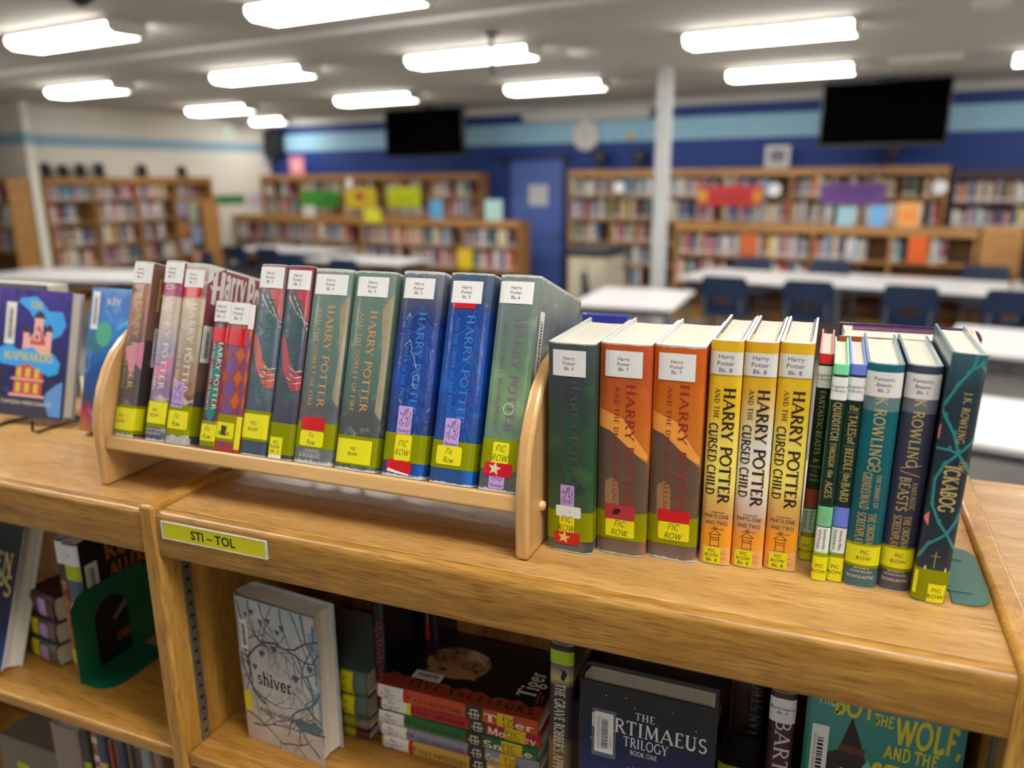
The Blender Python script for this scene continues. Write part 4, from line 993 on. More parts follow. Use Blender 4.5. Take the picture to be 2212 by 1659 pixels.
q = lambda pts: [(F0 + x * .147, y * .213) for x, y in pts]
b.paint(q([(.3, .93), (.5, .95), (.62, .88), (.68, .84), (.86, .84), (.92, .74), (.86, .66), (.75, .62), (.72, .68), (.62, .74), (.5, .76), (.42, .83), (.26, .9)]), CLOUD, 14)
b.paint(q([(.36, .48), (.36, .66), (.44, .66), (.44, .62), (.5, .66), (.5, .78), (.62, .78), (.62, .66), (.66, .63), (.66, .68), (.74, .68), (.74, .48)]), CREAMB, 12, .0002)
b.paint(q([(.46, .57), (.46, .6), (.56, .73), (.66, .6), (.66, .57)]), BRICK, 8, .00026)
for x0, x1, z in ((.34, .46, .66), (.48, .64, .78), (.64, .76, .68)): b.paint(q([(x0, z), (x1, z), (x1 - .03, z + .04), ((x0 + x1) / 2, z + .06), (x0 + .03, z + .04)]), DARKR, 6, .0003)
b.paint(q([(.5, .6), (.5, .66), (.545, .69), (.59, .66), (.59, .6)]), CREAMB, 4, .0003); b.paint(q([(.53, .61), (.53, .65), (.56, .65), (.56, .61)]), DARKR, 2, .00034)
b.paint(q([(.02, .52), (.2, .57), (.3, .52), (.5, .55), (.62, .49), (.8, .5), (.88, .44), (.86, .36), (.74, .33), (.6, .37), (.45, .42), (.3, .39), (.1, .4), (.0, .44)]), CLOUD, 14, .00034)
b.paint(q([(.3, .4), (.27, .17), (.66, .17), (.66, .38), (.45, .42)]), BRICK, 10, .0003)
for k in range(3): b.paint(q([(.31 + .12 * k, .31), (.31 + .12 * k, .38), (.37 + .12 * k, .385), (.37 + .12 * k, .31)]), LITE, 2, .00036); b.paint(q([(.31 + .12 * k, .19), (.31 + .12 * k, .265), (.37 + .12 * k, .265), (.37 + .12 * k, .19)]), LITE, 2, .00036)
b.paint(q([(.24, .285), (.68, .285), (.68, .3), (.24, .3)]), CREAMB, 2, .00038); b.paint(q([(.22, .155), (.7, .155), (.7, .175), (.22, .175)]), CREAMB, 2, .00038)
b.paint(q([(.68, .02), (.72, .2), (.84, .27), (.93, .3), (.93, .02)]), mat('art_pale_cloud', (96, 150, 214), .45, var=.1), 10)
b.across(roman('THE', .08), F0 + .075, .182, .011, LITE, width=.024); b.across(roman('MAPMAKERS', .08), F0 + .066, .094, .014, LITE, width=.098, off=.0004)
b.across(sans('TAMZIN MERCHANT'), F0 + .068, .02, .006, TEXTW, width=.1); b.paint(q([(0, .0), (0, .14), (.7, .14), (.78, .02), (.78, 0)]), mat('art_slate_foot', (54, 58, 76), .45), 6, .0002)
b.barcode(F0 + .016, F0 + .036, .12, .19)
b.done()
st = thing('book_stand', 'black wire easel holding up the purple book', 'book stand', (-.475, .165, TZ + .0025))
mb = MB()
for s in (-.045, .05):
    mb.tube([(s, -.012, .02), (s, -.014, .004), (s, -.004, 0), (s, .03, .0), (s, .058, .0), (s, .085, .1), (s * .6, .09, .15)], .0022, BLACKM)
mb.tube([(-.045, .08, 0), (.05, .08, 0)], .0022, BLACKM); mb.tube([(-.045, .058, 0), (-.045, .085, .0)], .0022, BLACKM); mb.tube([(.05, .058, 0), (.05, .085, 0)], .0022, BLACKM)
mb.build('wire_frame', st, smooth=True)
SEAB = art('art_sea_blue', .24, [(0, (180, 120, 60)), (.12, (170, 60, 80)), (.2, (60, 70, 120)), (.45, (40, 90, 170)), (.7, (60, 140, 220)), (.9, (90, 120, 200)), (1, (120, 180, 226))], .06, 26, [((120, 190, 236), 22, .55, .7), ((70, 70, 150), 26, .6, .75)], rough=.45, coat=.2, crinkle=0)
b = face_out('blue book with green balloons leaning beside the curved rack end', -.356, .176, .0, .15, .028, .232, SEAB, back=16, yaw=0, edge=mat('cream_board_edge', (222, 214, 206), .4), sq=.003)
BALL = mat('art_green_ball', (70, 164, 136), .45)
b.fill(b.c, [(b.T + .034 + .017 * math.cos(R(a)), .158 + .02 * math.sin(R(a))) for a in range(0, 360, 24)], BALL, .0002, 10)
b.fill(b.c, [(b.T + .018 + .015 * math.cos(R(a)), .145 + .019 * math.sin(R(a))) for a in range(0, 360, 24)], mat('art_teal_ball', (44, 110, 120), .45), .00016, 10)
b.across(sans('KEV'), b.T + .05, .205, .011, TEXTW); b.barcode(b.T + .004, b.T + .019, .165, .226)
b.done()
# upper shelf of the same bookcase end: a second stack behind the purple book
b = face_out('grey book with a white page edge standing behind the propped purple book', -.76, .315, 0, .19, .05, .212, mat('art_grey_white', (96, 96, 110), .4, var=.4, scale=30), back=3, edge=mat('dark_board_edge', (60, 62, 66), .35, coat=.6), sq=.002); b.done()

# ---------------------------------------------------------------- on the shelf under the label
FOG = art('art_fog', .2185, [(0, (206, 190, 178)), (.2, (206, 192, 182)), (.45, (202, 198, 194)), (.7, (190, 192, 194)), (1, (176, 186, 192))], .03, 14, [((214, 208, 202), 16, .5, .7)], rough=.5, coat=.15, crinkle=0)
b = face_out('grey-white book with dark branches and heart leaves facing out on the shelf', .0485, .0455, SHZ, .141, .041, .2185, FOG, back=0, yaw=5, edge=mat('branch_board_edge', (176, 182, 186), .4, var=.4, scale=60), sq=.004, r=.008, pg=PAPERY)
BR1 = mat('art_branch_dark', (74, 80, 86), .5); BR2 = mat('art_branch_slate', (96, 116, 132), .5); BR3 = mat('art_branch_brown', (108, 98, 92), .5); HRT = mat('art_heart_leaf', (84, 88, 92), .5)
rnd = random.Random(11)
FW = .141; f = lambda x, y: (b.T + x * FW, y * .2165)
def twig(p, ang, L, w, mt, depth):
    pts = [p]
    for i in range(5):
        ang += rnd.uniform(-22, 22); s, z = pts[-1]
        pts.append((min(b.T + FW * .985, max(b.T + FW * .01, s + L / 5 * math.cos(R(ang)))), min(.2155, max(.002, z + L / 5 * math.sin(R(ang))))))
        if depth and i in (1, 3): twig(pts[-1], ang + rnd.choice((-1, 1)) * rnd.uniform(30, 65), L * .55, w * .55, mt, depth - 1)
    b.curve(pts, [w * (1 - .15 * i) for i in range(5)], mt, off=.00022 + rnd.random() * .00009)
for (x, y, a, L, w, mt, d) in ((.02, .98, -75, .09, .002, BR1, 2), (.16, 1.0, -95, .08, .002, BR1, 2), (.3, 1.0, -80, .07, .0024, BR1, 2), (.45, 1, -100, .06, .002, BR2, 2), (.02, .6, -80, .07, .0024, BR1, 2), (.12, .5, -70, .06, .002, BR1, 2), (.1, .42, -60, .07, .0018, BR1, 2), (.55, 1, -70, .09, .003, BR2, 2), (.68, 1, -80, .09, .003, BR2, 2), (.8, 1, -75, .1, .004, BR2, 2), (.93, .95, -95, .1, .004, BR2, 2), (.82, .6, -80, .08, .004, BR2, 2), (.72, .72, -60, .07, .0028, BR2, 2), (.95, .5, -100, .08, .005, BR2, 1),
                               (.2, .34, -20, .07, .002, BR3, 2), (.02, .2, -5, .08, .003, BR3, 2), (.1, .12, 5, .09, .003, BR3, 2), (.45, .05, 20, .06, .0025, BR3, 2), (.98, .22, 170, .05, .0025, BR1, 2), (.95, .3, 150, .06, .002, BR1, 2), (.9, .05, 120, .06, .003, BR2, 2), (.05, .72, 20, .05, .0018, BR1, 2), (.2, .78, -30, .06, .0018, BR1, 2), (.3, .86, -40, .07, .0015, BR1, 2)):
    twig(f(x, y), a, L, w, mt, d)
b.curve([f(*p) for p in ((.02, .62), (.1, .6), (.2, .68), (.32, .74), (.44, .76), (.58, .74), (.7, .76), (.82, .82), (.98, .86))], .0026, BR1, off=.00033)
b.curve([f(*p) for p in ((.58, .74), (.7, .72), (.82, .69), (.9, .7), (.98, .78))], .002, BR1, off=.00033)
b.curve([f(*p) for p in ((.1, .6), (.12, .52), (.09, .44), (.14, .38), (.2, .32), (.28, .3))], .003, BR1, off=.00033)
for x, y, s in ((.08, .66, 1), (.1, .56, 1), (.28, .66, 1.1), (.32, .74, 1), (.44, .72, 1.2), (.5, .84, .9), (.56, .88, 1), (.68, .56, 1.3), (.86, .66, 1.1), (.12, .9, .8), (.2, .93, .9), (.18, .55, 1), (.3, .88, .9), (.4, .9, .9)):
    c, w = f(x, y), .0052 * s
    b.fill(b.c, [(c[0], c[1] - w * 1.25), (c[0] + w * .8, c[1] + .1 * w), (c[0] + w * .75, c[1] + w * .6), (c[0] + w * .35, c[1] + w * .75), (c[0], c[1] + w * .45), (c[0] - w * .35, c[1] + w * .75), (c[0] - w * .75, c[1] + w * .6), (c[0] - w * .8, c[1] + .1 * w)], HRT, .00038, 5)
b.fill(b.c, [f(.62, .26), f(.7, .29), f(.8, .27), f(.86, .3), f(.97, .26), f(.9, .2), f(.8, .21), f(.7, .2), f(.64, .22)], BR2, .00014, 8); b.fill(b.c, [f(.86, .9), f(.97, .92), f(.97, .1), f(.92, .3), f(.95, .5), f(.9, .7)], mat('art_branch_pale', (140, 156, 168), .5), .00013, 12)
b.across(roman('shiver', .075), b.T + FW * .41, .2165 * .435, .0195, mat('shiver_ink', (54, 50, 52), .5), off=.00045)
b.fill(b.c, [(b.T + FW * .335 + .0016 * math.cos(R(a)), .2165 * .527 + .0016 * math.sin(R(a))) for a in range(0, 360, 30)], RED, .0006, 4)
b.across(roman('maggie stiefvater', .07), b.T + FW * .45, .2165 * .235, .0085, mat('brown_grey_ink', (112, 98, 92), .5), off=.00045, width=.074)
b.sticker('yellow_dot', b.T + .0005, b.T + .013, .044, .077, mat('yellow_dot_paper', (232, 212, 40), .4), rad=.005, off=.0004)
b.barcode(b.T + .004, b.T + .018, .142, .186)
for z in (.088, .112): 
    mb = MB(); mb.box(.012, .03, -.008, .004, z, z + .02, WHITE); mb.build('index_tab', b.o, .003)
b.done()

OLV = mat('olive_tape_solid', (150, 150, 24), .4)
def small_stack(label, z, T, c, sticker, extra=None, w=.17, x1=.219, y=.094):
    b = lying(label, x1, y, z, .14, T, w, mat('art_' + c[0], c[1], .4, coat=.5, var=.2, scale=40), r=.006, pow_=2.5, pg=PAPERZ)
    b.patch(.0008, T - .0008, .022, .041, OLV)
    b.sticker('call_number_sticker', .002, T - .002, .02, .0395, YEL if sticker else OLV)
    if sticker:
        o = b.stk; mb = MB()
        b.down(sans('FIC'), T * .62, .0375, .03, T * .16, INK, mb, .0008); b.down(sans('STI'), T * .3, .0375, .03, T * .16, INK, mb, .0008); mb.build('sticker_lettering', b.o, fix=False)
    return b
small_stack('lowest of four thick small books stacked behind the branch-covered one, red sticker', SHZ, .0145, ('dark_wine', (92, 26, 40)), False).done()
small_stack('second lowest of four thick small books behind the branch-covered one', SHZ + .0155, .0165, ('grey_brown_a', (112, 104, 92)), False).done()
small_stack('slate green book second from the top of the small stack', SHZ + .033, .033, ('slate_green_a', (84, 106, 100)), True).done()
small_stack('topmost slate green book of the small stack beside the black spine', SHZ + .067, .037, ('slate_green_b', (90, 112, 106)), True).done()
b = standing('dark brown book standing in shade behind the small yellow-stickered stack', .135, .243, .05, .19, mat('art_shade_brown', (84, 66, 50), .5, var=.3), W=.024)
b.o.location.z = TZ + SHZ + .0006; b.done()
BLKC = mat('art_black', (24, 22, 24), .35, coat=.5, var=.15)
b = standing('slim black hardcover with red handwritten spine beside the lying stack', .2215, .113, .0185, .21, BLKC, W=.14); b.o.location.z = TZ + SHZ + .0006
REDI = mat('crimson_script_ink', (190, 40, 70), .4)
b.curve([(.0095 + .0045 * math.sin(i * 1.9) + .002 * math.sin(i * .7), .18 - i * .0026) for i in range(46)], .0011, REDI)
b.sticker('call_number_sticker', .0006, b.T - .0006, .012, .032, YEL, ('FIC', 'STO'), cap=.005, hand=True); b.done()
b = standing('black book with a red ribbon mark behind the five stacked spines', .2425, .206, .03, .2, BLKC, W=.06, name='book'); b.o.location.z = TZ + SHZ + .0006
b.patch(.011, .016, .04, .125, RED); b.patch(.0125, .0145, .125, .17, mat('art_flame', (190, 120, 90), .4)); b.done()

# five matching books lying in a stack
FIVE = [(('yellow', (206, 166, 84)), (226, 196, 110), 7, 'bottom yellow book of the five lying spines with a red line by its label', .0215, RED),
        (('lavender', (150, 146, 172)), (130, 126, 156), 4, 'lavender book lying just above the bottom yellow one of five', .0185, None),
        (('green', (40, 110, 66)), (96, 150, 76), 3, 'green book lying in the middle of the five stacked spines', .019, None),
        (('crimson', (168, 44, 60)), (196, 84, 64), 2, 'crimson book lying second from the top of five stacked spines', .0195, YEL),
        (('orange', (196, 84, 54)), (206, 110, 70), 1, 'orange book on top of five stacked spines, barcode and tiger-striped oval on its cover', .0205, RED)]
z = SHZ
CHAR = mat('art_char', (52, 44, 38), .4, coat=.4, var=.2)
for (key, col), lo, n, label, T, edge_band in FIVE:
    dx = (n * 37 % 5 - 2) * .0015
    b = lying(label, .466 + dx, .094 + abs(dx), z, .145, T, .228, art('art_five_' + key, T, [(0, lo), (.5, col), (1, col)], .02, 30, [], crinkle=.1, axis=0), yaw=1.0, r=.003, pow_=3, sq=.003)
    H = b.H
    b.patch(0, T, .074, .098, CHAR)
    b.down(roman('THE', .07), T * .45, .187, .176, T * .25, INK); b.down(roman('FIVE ANCESTORS', .075, track=.3), T * .28, .17, .103, T * .3, INK)
    for s0, s1, z0, z1 in ((.2, .8, .09, .09), (.2, .8, .084, .084), (.2, .2, .09, .08), (.8, .8, .09, .08), (.5, .5, .094, .078), (.3, .7, .08, .08)): b.line(T * s0, z0, T * s1, z1, .0011, PALE)
    b.sticker('spine_label', .0006, T - .0006, .187, .2245, WHITE)
    mb = MB(); b.down(sans('Five'), T * .62, .214, .206, T * .2, INK, mb, .0008); b.down(sans('Ancestors'), T * .38, .222, .198, T * .16, INK, mb, .0008); b.down(sans('Bk. %d' % n), T * .14, .215, .203, T * .16, INK, mb, .0008); mb.build('label_lettering', b.o, fix=False)
    if edge_band: b.sticker('band_sticker', .0003, T - .0003, .181, .187, edge_band)
    b.sticker('call_number_sticker', .001, T - .001, .02 + .012 * (n % 3 == 1), .048 + .006 * (n % 3 == 1), mat('amber_label_paper', (216, 186, 30), .4), off=.0007)
    mb = MB(); b.down(roman('FIC', .07, False), T * .55, .046, .028, T * .26, INK, mb, .0009); b.down(roman('STO', .07, False), T * .18, .046, .028, T * .26, INK, mb, .0009); mb.build('call_number_lettering', b.o, fix=False)
    b.down(roman({1: 'Tiger', 2: 'Monkey', 3: 'Snake', 4: 'Crane', 7: 'Dragon'}[n], .08), T * .25, .072, .006 if n != 4 else .05, T * .5, TEXTW)
    if n == 1:
        b.patch(T + .001, T + .1415, .002, .226, BLKC)
        poly = [(T + .0005, .002)] + [(T + .026 + .0035 * math.sin(i * 2.1) + .002 * math.sin(i * 5.3), .002 + .224 * i / 26) for i in range(27)] + [(T + .0005, .226)]
        b.fill(b.c, poly, mat('art_torn_orange', (158, 64, 40), .4, coat=.4), .0002, 26)
        g = roman('FIVE ANCESTORS', .08, track=.35)
        b.down(g, T + .009, .185, .012, .011, CHAR, off=.0004)
        TIG = art('art_tiger', .228, [(0, (150, 96, 60)), (1, (196, 150, 100))], .1, 40, [((96, 44, 26), 60, .5, .6), ((214, 176, 130), 45, .58, .7)], crinkle=0)
        oc, oz = T + .077, .142
        b.fill(b.c, [(oc + .036 * math.cos(R(a)) , oz + .046 * math.sin(R(a))) for a in range(0, 360, 15)], TIG, .0003, 16)
        b.fill(b.c, [(oc - .034 + .024 * math.cos(R(a)), oz + .02 * math.sin(R(a)) * 1.9) for a in range(-80, 81, 20)], mat('art_face_tan', (176, 128, 84), .4), .00036, 10)
        for k in range(5): b.curve([(oc + .008 + .004 * k, oz - .035), (oc + .016 + .004 * k, oz - .02 + .004 * k), (oc + .01 + .005 * k, oz - .006)], .0016, TEXTW, off=.0004); b.curve([(oc - .002 + .006 * k, oz + .008), (oc + .004 + .006 * k, oz + .018), (oc + .0 + .006 * k, oz + .03)], .0018, DARKR, off=.0004)
        for s in (-.02, ): b.fill(b.c, [(oc + s - .004, oz + .014), (oc + s, oz + .026), (oc + s + .004, oz + .014), (oc + s, oz + .008)], DARKR, .00045, 4)
        b.put(b.c, roman('Tiger', .07), lambda x, y: b.S(T + .04 + x * .02, .02 + y * .024, .0004), TEXTW)
        for s0, s1, zz in ((.03, .055, .014), (.034, .05, .008), (.03, .03, .004)): b.line(T + s0, zz, T + s1, zz + .002, .0015, CRIM, off=.0004)
        b.barcode(T + .026, T + .044, .148, .19)
    b.done(); z += T + .0005

b = standing('slim book with a lime band and grey misty spine beside the face-out navy cover', .4815, .083, .0285, .224, art('art_mist', .224, [(0, (140, 112, 70)), (.4, (130, 112, 76)), (.45, (66, 62, 58)), (.75, (60, 58, 60)), (.8, (206, 196, 130)), (.87, (120, 104, 130)), (.93, (86, 76, 100)), (1, (30, 30, 32))], .015, 22), W=.15)
b.o.location.z = TZ + SHZ + .0006; b.o.rotation_euler = (0, R(1), 0)
b.down(roman("THE GRAVE ROBBER'S APPRENTICE", .075, track=.02), b.T * .28, .172, .02, b.T * .42, TEXTW)
b.sticker('band_sticker', .0002, b.T - .0002, .1985, .2165, mat('lime_paper', (166, 198, 24), .4))
b.paint([(.014, .18), (.017, .193), (.022, .187), (.018, .176)], INK, 4); b.line(.012, .194, .018, .186, .001, INK); b.done()
for k, (label, z) in enumerate((('lower of two lying books with white end labels behind the face-out navy cover', SHZ), ('upper of two lying books with white end labels behind the face-out navy cover', SHZ + .0615))):
    b = lying(label, .668, .132, z, .13, .0605 if k == 0 else .054, .168, mat('art_dusk', (70, 66, 82), .4, coat=.5, var=.2))
    b.sticker('spine_label', .004, b.T - .004, .14, .166, WHITE)
    mb = MB(); b.put(mb, sans('Bartimaeus'), lambda x, y, b=b: b.S(.01 + x * .0042, .147 + y * .004, .0009), INK); mb.build('label_lettering', b.o, fix=False)
    b.done()

NAVYC = art('art_navy_dusk', .222, [(0, (110, 110, 140)), (.25, (96, 100, 150)), (.45, (44, 56, 112)), (.65, (34, 40, 78)), (.82, (40, 42, 52)), (1, (44, 46, 48))], .02, 14, crinkle=.1)
b = face_out('navy book with a pale serif title and barcode facing out below the wooden lip', .5345, .034, SHZ, .147, .036, .2215, NAVYC, back=0, edge=mat('dark_board_edge', (60, 62, 66), .35, coat=.6), sq=.005, pg=PAPERY)
SILV2 = mat('silver_title_ink', (214, 212, 214), .4); T = b.T
b.across(roman('THE', .06), T + .071, .1865, .0085, SILV2, width=.021)
b.across(roman('BARTIMAEUS', .06), T + .075, .166, .0165, SILV2, width=.124)
b.across(roman('TRILOGY', .06), T + .073, .151, .0115, SILV2, width=.049)
b.across(roman('BOOK ONE', .07), T + .071, .1415, .0055, SILV2, width=.029)
for k in range(14): b.line(T + .073, .112, T + .073 + .03 * math.cos(R(13 * k)), .112 + .016 * math.sin(R(13 * k)), .0006, SILV2)
for s, z in ((.028, .208), (.05, .21), (.1, .205), (.125, .19), (.012, .15), (.132, .13), (.06, .2)): b.paint([(T + s - .0008, z), (T + s, z + .001), (T + s + .0008, z), (T + s, z - .001)], SILV2, 2)
b.barcode(T + .016, T + .037, .135, .186)
b.tape(T + .013, T + .04, .13, .19, CLEAR, .0009)
b.done()
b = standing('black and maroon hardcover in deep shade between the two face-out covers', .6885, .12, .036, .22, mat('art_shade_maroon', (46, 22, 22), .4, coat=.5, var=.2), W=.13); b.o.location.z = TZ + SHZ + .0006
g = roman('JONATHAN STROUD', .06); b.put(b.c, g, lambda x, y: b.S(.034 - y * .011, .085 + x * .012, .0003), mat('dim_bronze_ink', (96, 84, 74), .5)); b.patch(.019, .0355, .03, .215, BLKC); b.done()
b = standing('short black book with a yellow label tucked beside the face-out navy cover', .686, .05, .04, .147, BLKC, W=.065, pg=BLKC, edge=BLKC); b.o.location.z = TZ + SHZ + .0006
b.sticker('call_number_sticker', .002, .032, .104, .128, YEL, ('FIC', 'STR'), cap=.007, hand=True); b.tape(0, b.T, .132, .1465, OLIVE); b.done()
b = standing('maroon hardcover with a white label between the dark spine and the teal cover', .7322, .084, .0262, .2235, art('art_maroon_spine', .2235, [(0, (80, 48, 60)), (1, (88, 56, 66))], .02, 20), W=.15); b.o.location.z = TZ + SHZ + .0006
b.down(roman('BARTIMAEUS', .06), b.T * .3, .19, .03, b.T * .55, SILV2)
b.sticker('spine_label', .0003, b.T - .0003, .188, .217, WHITE, ('Bartimaeus', 'Bk. 4'), cap=.0036); b.done()
TEALC = art('art_teal_wash', .24, [(0, (40, 120, 90)), (.4, (52, 138, 104)), (.7, (56, 142, 120)), (1, (84, 150, 160))], .05, 12, [((70, 160, 130), 14, .55, .7)], crinkle=.2)
b = face_out('teal book with yellow brush lettering facing out at the end of the shelf', .768, .064, SHZ, .143, .03, .243, TEALC, back=0, sq=.004)
T = b.T; BRUSH = mat('brush_yellow_ink', (206, 196, 50), .5)
def brush(t, s, z, cap, w): b.across(roman(t, .13, False, .05), T + s, z, cap, BRUSH, width=w, off=.0004)
brush('THE', .014, .236, .014, .016); brush('BOY,', .043, .2285, .023, .042); brush('THE', .067, .2245, .012, .018); brush('WOLF,', .107, .209, .028, .058); brush('AND THE', .094, .19, .014, .048); brush('STARS', .095, .15, .03, .07)
WOLF = mat('art_cloak', (44, 34, 36), .5); 
b.paint([(T + 0.0140, 0.0320), (T + 0.0140, 0.1770), (T + 0.0290, 0.1870), (T + 0.0390, 0.2270), (T + 0.0480, 0.2020), (T + 0.0540, 0.1820), (T + 0.0640, 0.1670), (T + 0.0700, 0.1820), (T + 0.0770, 0.1620), (T + 0.0690, 0.1320), (T + 0.0740, 0.0320)], WOLF, 16)
b.paint([(T + 0.0300, 0.1940), (T + 0.0540, 0.1920), (T + 0.0530, 0.1840), (T + 0.0280, 0.1850)], mat('art_hatband', (92, 50, 46), .5), 3, .0002); b.paint([(T + 0.0520, 0.1720), (T + 0.0570, 0.1820), (T + 0.0640, 0.1670), (T + 0.0580, 0.1520)], mat('art_green_spark', (96, 190, 130), .5), 4, .0002); b.paint([(T + 0.0280, 0.1620), (T + 0.0340, 0.1670), (T + 0.0370, 0.1620), (T + 0.0310, 0.1580)], TEXTW, 3, .0002)
b.barcode(T + .003, T + .019, .112, .211)
b.done()

# ---------------------------------------------------------------- shelf to the side of the divider
b = face_out('thick dark blue book with gold lettering facing out beyond the divider', -.556, .012, SHZ, .163, .036, .222, art('art_midnight', .222, [(0, (40, 110, 170)), (.1, (34, 70, 130)), (.3, (34, 36, 72)), (.6, (38, 34, 66)), (.85, (30, 30, 44)), (1, (40, 42, 48))], .05, 16, crinkle=.15), back=20, r=.006, pg=PAPERY, edge=EDGEW, sq=.001)
b.across(roman('EN', .09), b.T + .126, .148, .03, GD2, width=.036); b.across(roman('IPS', .09), b.T + .127, .114, .03, GD2, width=.046); b.done()
z = SHZ
for k, (label, T, c) in enumerate((('bottom slate book of three lying beside the thick blue book', .036, (78, 84, 80)), ('middle grey book of three lying beside the thick blue book', .036, (92, 72, 78)), ('top wine-dark book of three lying beside the thick blue book', .042, (62, 36, 42)))):
    b = lying(label, -.3345, .062 + .004 * k, z, .12, T, .074, mat('art_pile_' + 'abc'[k], c, .4, coat=.5, var=.2), yaw=-9, pg=PAPERZ, r=.006)
    if k < 2: b.sticker('call_number_sticker', .003, T - .003, .046, .066, YEL)
    b.sticker('genre_sticker', .006, T - .006, .02, .042, PURP, rad=.003); b.done(); z += T + .001
b = standing('brown-to-orange spine with white label beside the blue spine', -.3195, .078, .0185, .222, art('art_brown_orange', .222, [(0, (206, 130, 40)), (.08, (170, 60, 70)), (.15, (200, 120, 40)), (.4, (196, 110, 40)), (.55, (150, 70, 50)), (.75, (92, 48, 50)), (1, (80, 44, 48))], .03, 20), W=.13); b.o.location.z = TZ + SHZ + .0006
b.sticker('spine_label', .0003, b.T - .0003, .18, .218, WHITE); b.sticker('call_number_sticker', .0003, b.T - .0003, .006, .03, YEL); b.down(roman('B.A.S', .08), b.T * .2, .15, .08, b.T * .55, GD2); b.done()
b = standing('blue-spined black book with a lime band held by the arched green bookend', -.3005, .074, .032, .221, mat('art_denim', (66, 88, 122), .4, coat=.4, var=.15), W=.16); b.o.location.z = TZ + SHZ + .0006
T = b.T
b.patch(T + .0002, T + .155, .001, .22, BLKC); b.sticker('spine_label', .0003, T - .0003, .182, .217, WHITE, ('FIC',), cap=.005, ink=GREYINK); b.sticker('band_sticker', .0003, T - .0003, .158, .1815, mat('lime_paper', (0, 0, 0)))
b.down(roman('N', .08), T * .3, .13, .12, T * .4, GD2)
AMB = mat('amber_title_ink', (170, 100, 30), .45)
b.across(roman('RUIN', .09), T + .085, .172, .026, AMB, width=.08); b.across(roman('ALLERK', .09), T + .09, .14, .022, AMB, width=.085); b.across(roman('OBERT', .08), T + .07, .03, .012, AMB, width=.05)
for pts in ([(.045, .07), (.07, .085), (.09, .09)], [(.05, .075), (.075, .095)], [(.08, .055), (.095, .065)]): b.curve([(T + x, z) for x, z in pts], .005, mat('art_bone', (150, 112, 90), .5))
b.barcode(T + .006, T + .028, .13, .18); b.done()
x = -.42
rnd = random.Random(5)
LOW = [('wide taupe book', .06, (146, 128, 120)), ('charcoal book with a lime sticker', .018, (60, 56, 56)), ('brick red book', .022, (160, 84, 74)), ('black and cream book', .02, (64, 74, 92)), ('slim rust book', .008, (160, 72, 52)), ('pinkish grey book', .012, (140, 120, 122)), ('violet-navy book', .02, (64, 56, 84)), ('thin olive book', .007, (120, 110, 80)), ('dark plum book', .024, (86, 64, 66)), ('pale grey-blue book', .02, (140, 146, 150)), ('tan book', .018, (150, 122, 100))]
x = -.336
for k, (nm, T, c) in enumerate(LOW):
    b = standing(nm + ' on the lowest visible shelf under the arched bookend', x, .032 + .004 * (k % 3), T - .0008, .255 + .012 * (k % 4), mat('art_low_%d' % k, c, .45, coat=.3, var=.15, scale=30), W=.14, r=.003)
    b.o.location.z = TZ + SHZ - .335 + .0006
    if k == 1: b.sticker('call_number_sticker', .001, T - .002, .17, .2, mat('lime_paper', (0, 0, 0)))
    if k == 3: b.sticker('spine_label', .001, T - .002, .17, .215, mat('cream_label', (206, 186, 130), .45))
    if k == 2: b.down(roman('FIDE', .08), T * .2, .25, .12, T * .55, TEXTW)
    b.done(); x += T
b = lying('grey book with a lime sticker lying low in the dark corner of the lowest shelf', -.345, .06, SHZ - .335, .12, .16, .17, mat('art_low_grey', (120, 110, 100), .45, var=.2)); b.sticker('call_number_sticker', .02, .12, .1, .13, mat('lime_paper', (0, 0, 0))); b.done()
# ---------------------------------------------------------------- the library hall; u runs along the far wall, v away from the viewer
PHI = R(7.8)
RZ = (0, 0, -PHI)
def RM(u, v, z=0):
    return Vector((CX + u * math.cos(PHI) + v * math.sin(PHI), CY - u * math.sin(PHI) + v * math.cos(PHI), z))
def rthing(name, label, cat, u, v, z=0, rot=0, group=None):
    return thing(name, label, cat, RM(u, v, z), (0, 0, -PHI + rot), group)
def struct(name, mb, bevel=0):
    o = mb.build(name, bevel=bevel); o.location = RM(0, 0); o.rotation_euler = RZ; o['kind'] = 'structure'
    return o
def paintwall(name, c, c2, z0, z1, rough=.6):
    """wall paint with a stripe of another colour between two heights"""
    m, n, l, p = base(name)
    tc = n.new('ShaderNodeTexCoord'); sp = n.new('ShaderNodeSeparateXYZ'); l.new(tc.outputs['Object'], sp.inputs[0])
    r = n.new('ShaderNodeValToRGB'); r.color_ramp.interpolation = 'CONSTANT'
    e = r.color_ramp.elements; e.new(.5)
    for k, (pos, col) in enumerate(((0, c), (z0 / 3.2, c2), (z1 / 3.2, c))): e[k].position = pos; e[k].color = (*lin(col), 1)
    d = n.new('ShaderNodeMath'); d.operation = 'DIVIDE'; d.inputs[1].default_value = 3.2
    l.new(sp.outputs[2], d.inputs[0]); l.new(d.outputs[0], r.inputs[0])
    nz = n.new('ShaderNodeTexNoise'); nz.inputs['Scale'].default_value = 3; l.new(tc.outputs['Object'], nz.inputs['Vector'])
    mx = n.new('ShaderNodeMix'); mx.data_type = 'RGBA'; mx.blend_type = 'MULTIPLY'; mx.inputs['Factor'].default_value = .12
    l.new(r.outputs[0], mx.inputs['A']); l.new(nz.outputs['Color'], mx.inputs['B']); l.new(mx.outputs['Result'], p.inputs['Base Color'])
    p.inputs['Roughness'].default_value = rough
    return m
ROOMH = 2.9; VB = 11.34; UL = -11.75; UR = 5.2; VF = -7.2
BLUEW = paintwall('blue_wall_paint', (20, 60, 140), (156, 204, 230), 2.34, 2.65)
CREAMW = paintwall('cream_wall_paint', (240, 236, 224), (150, 186, 208), 2.33, 2.49)
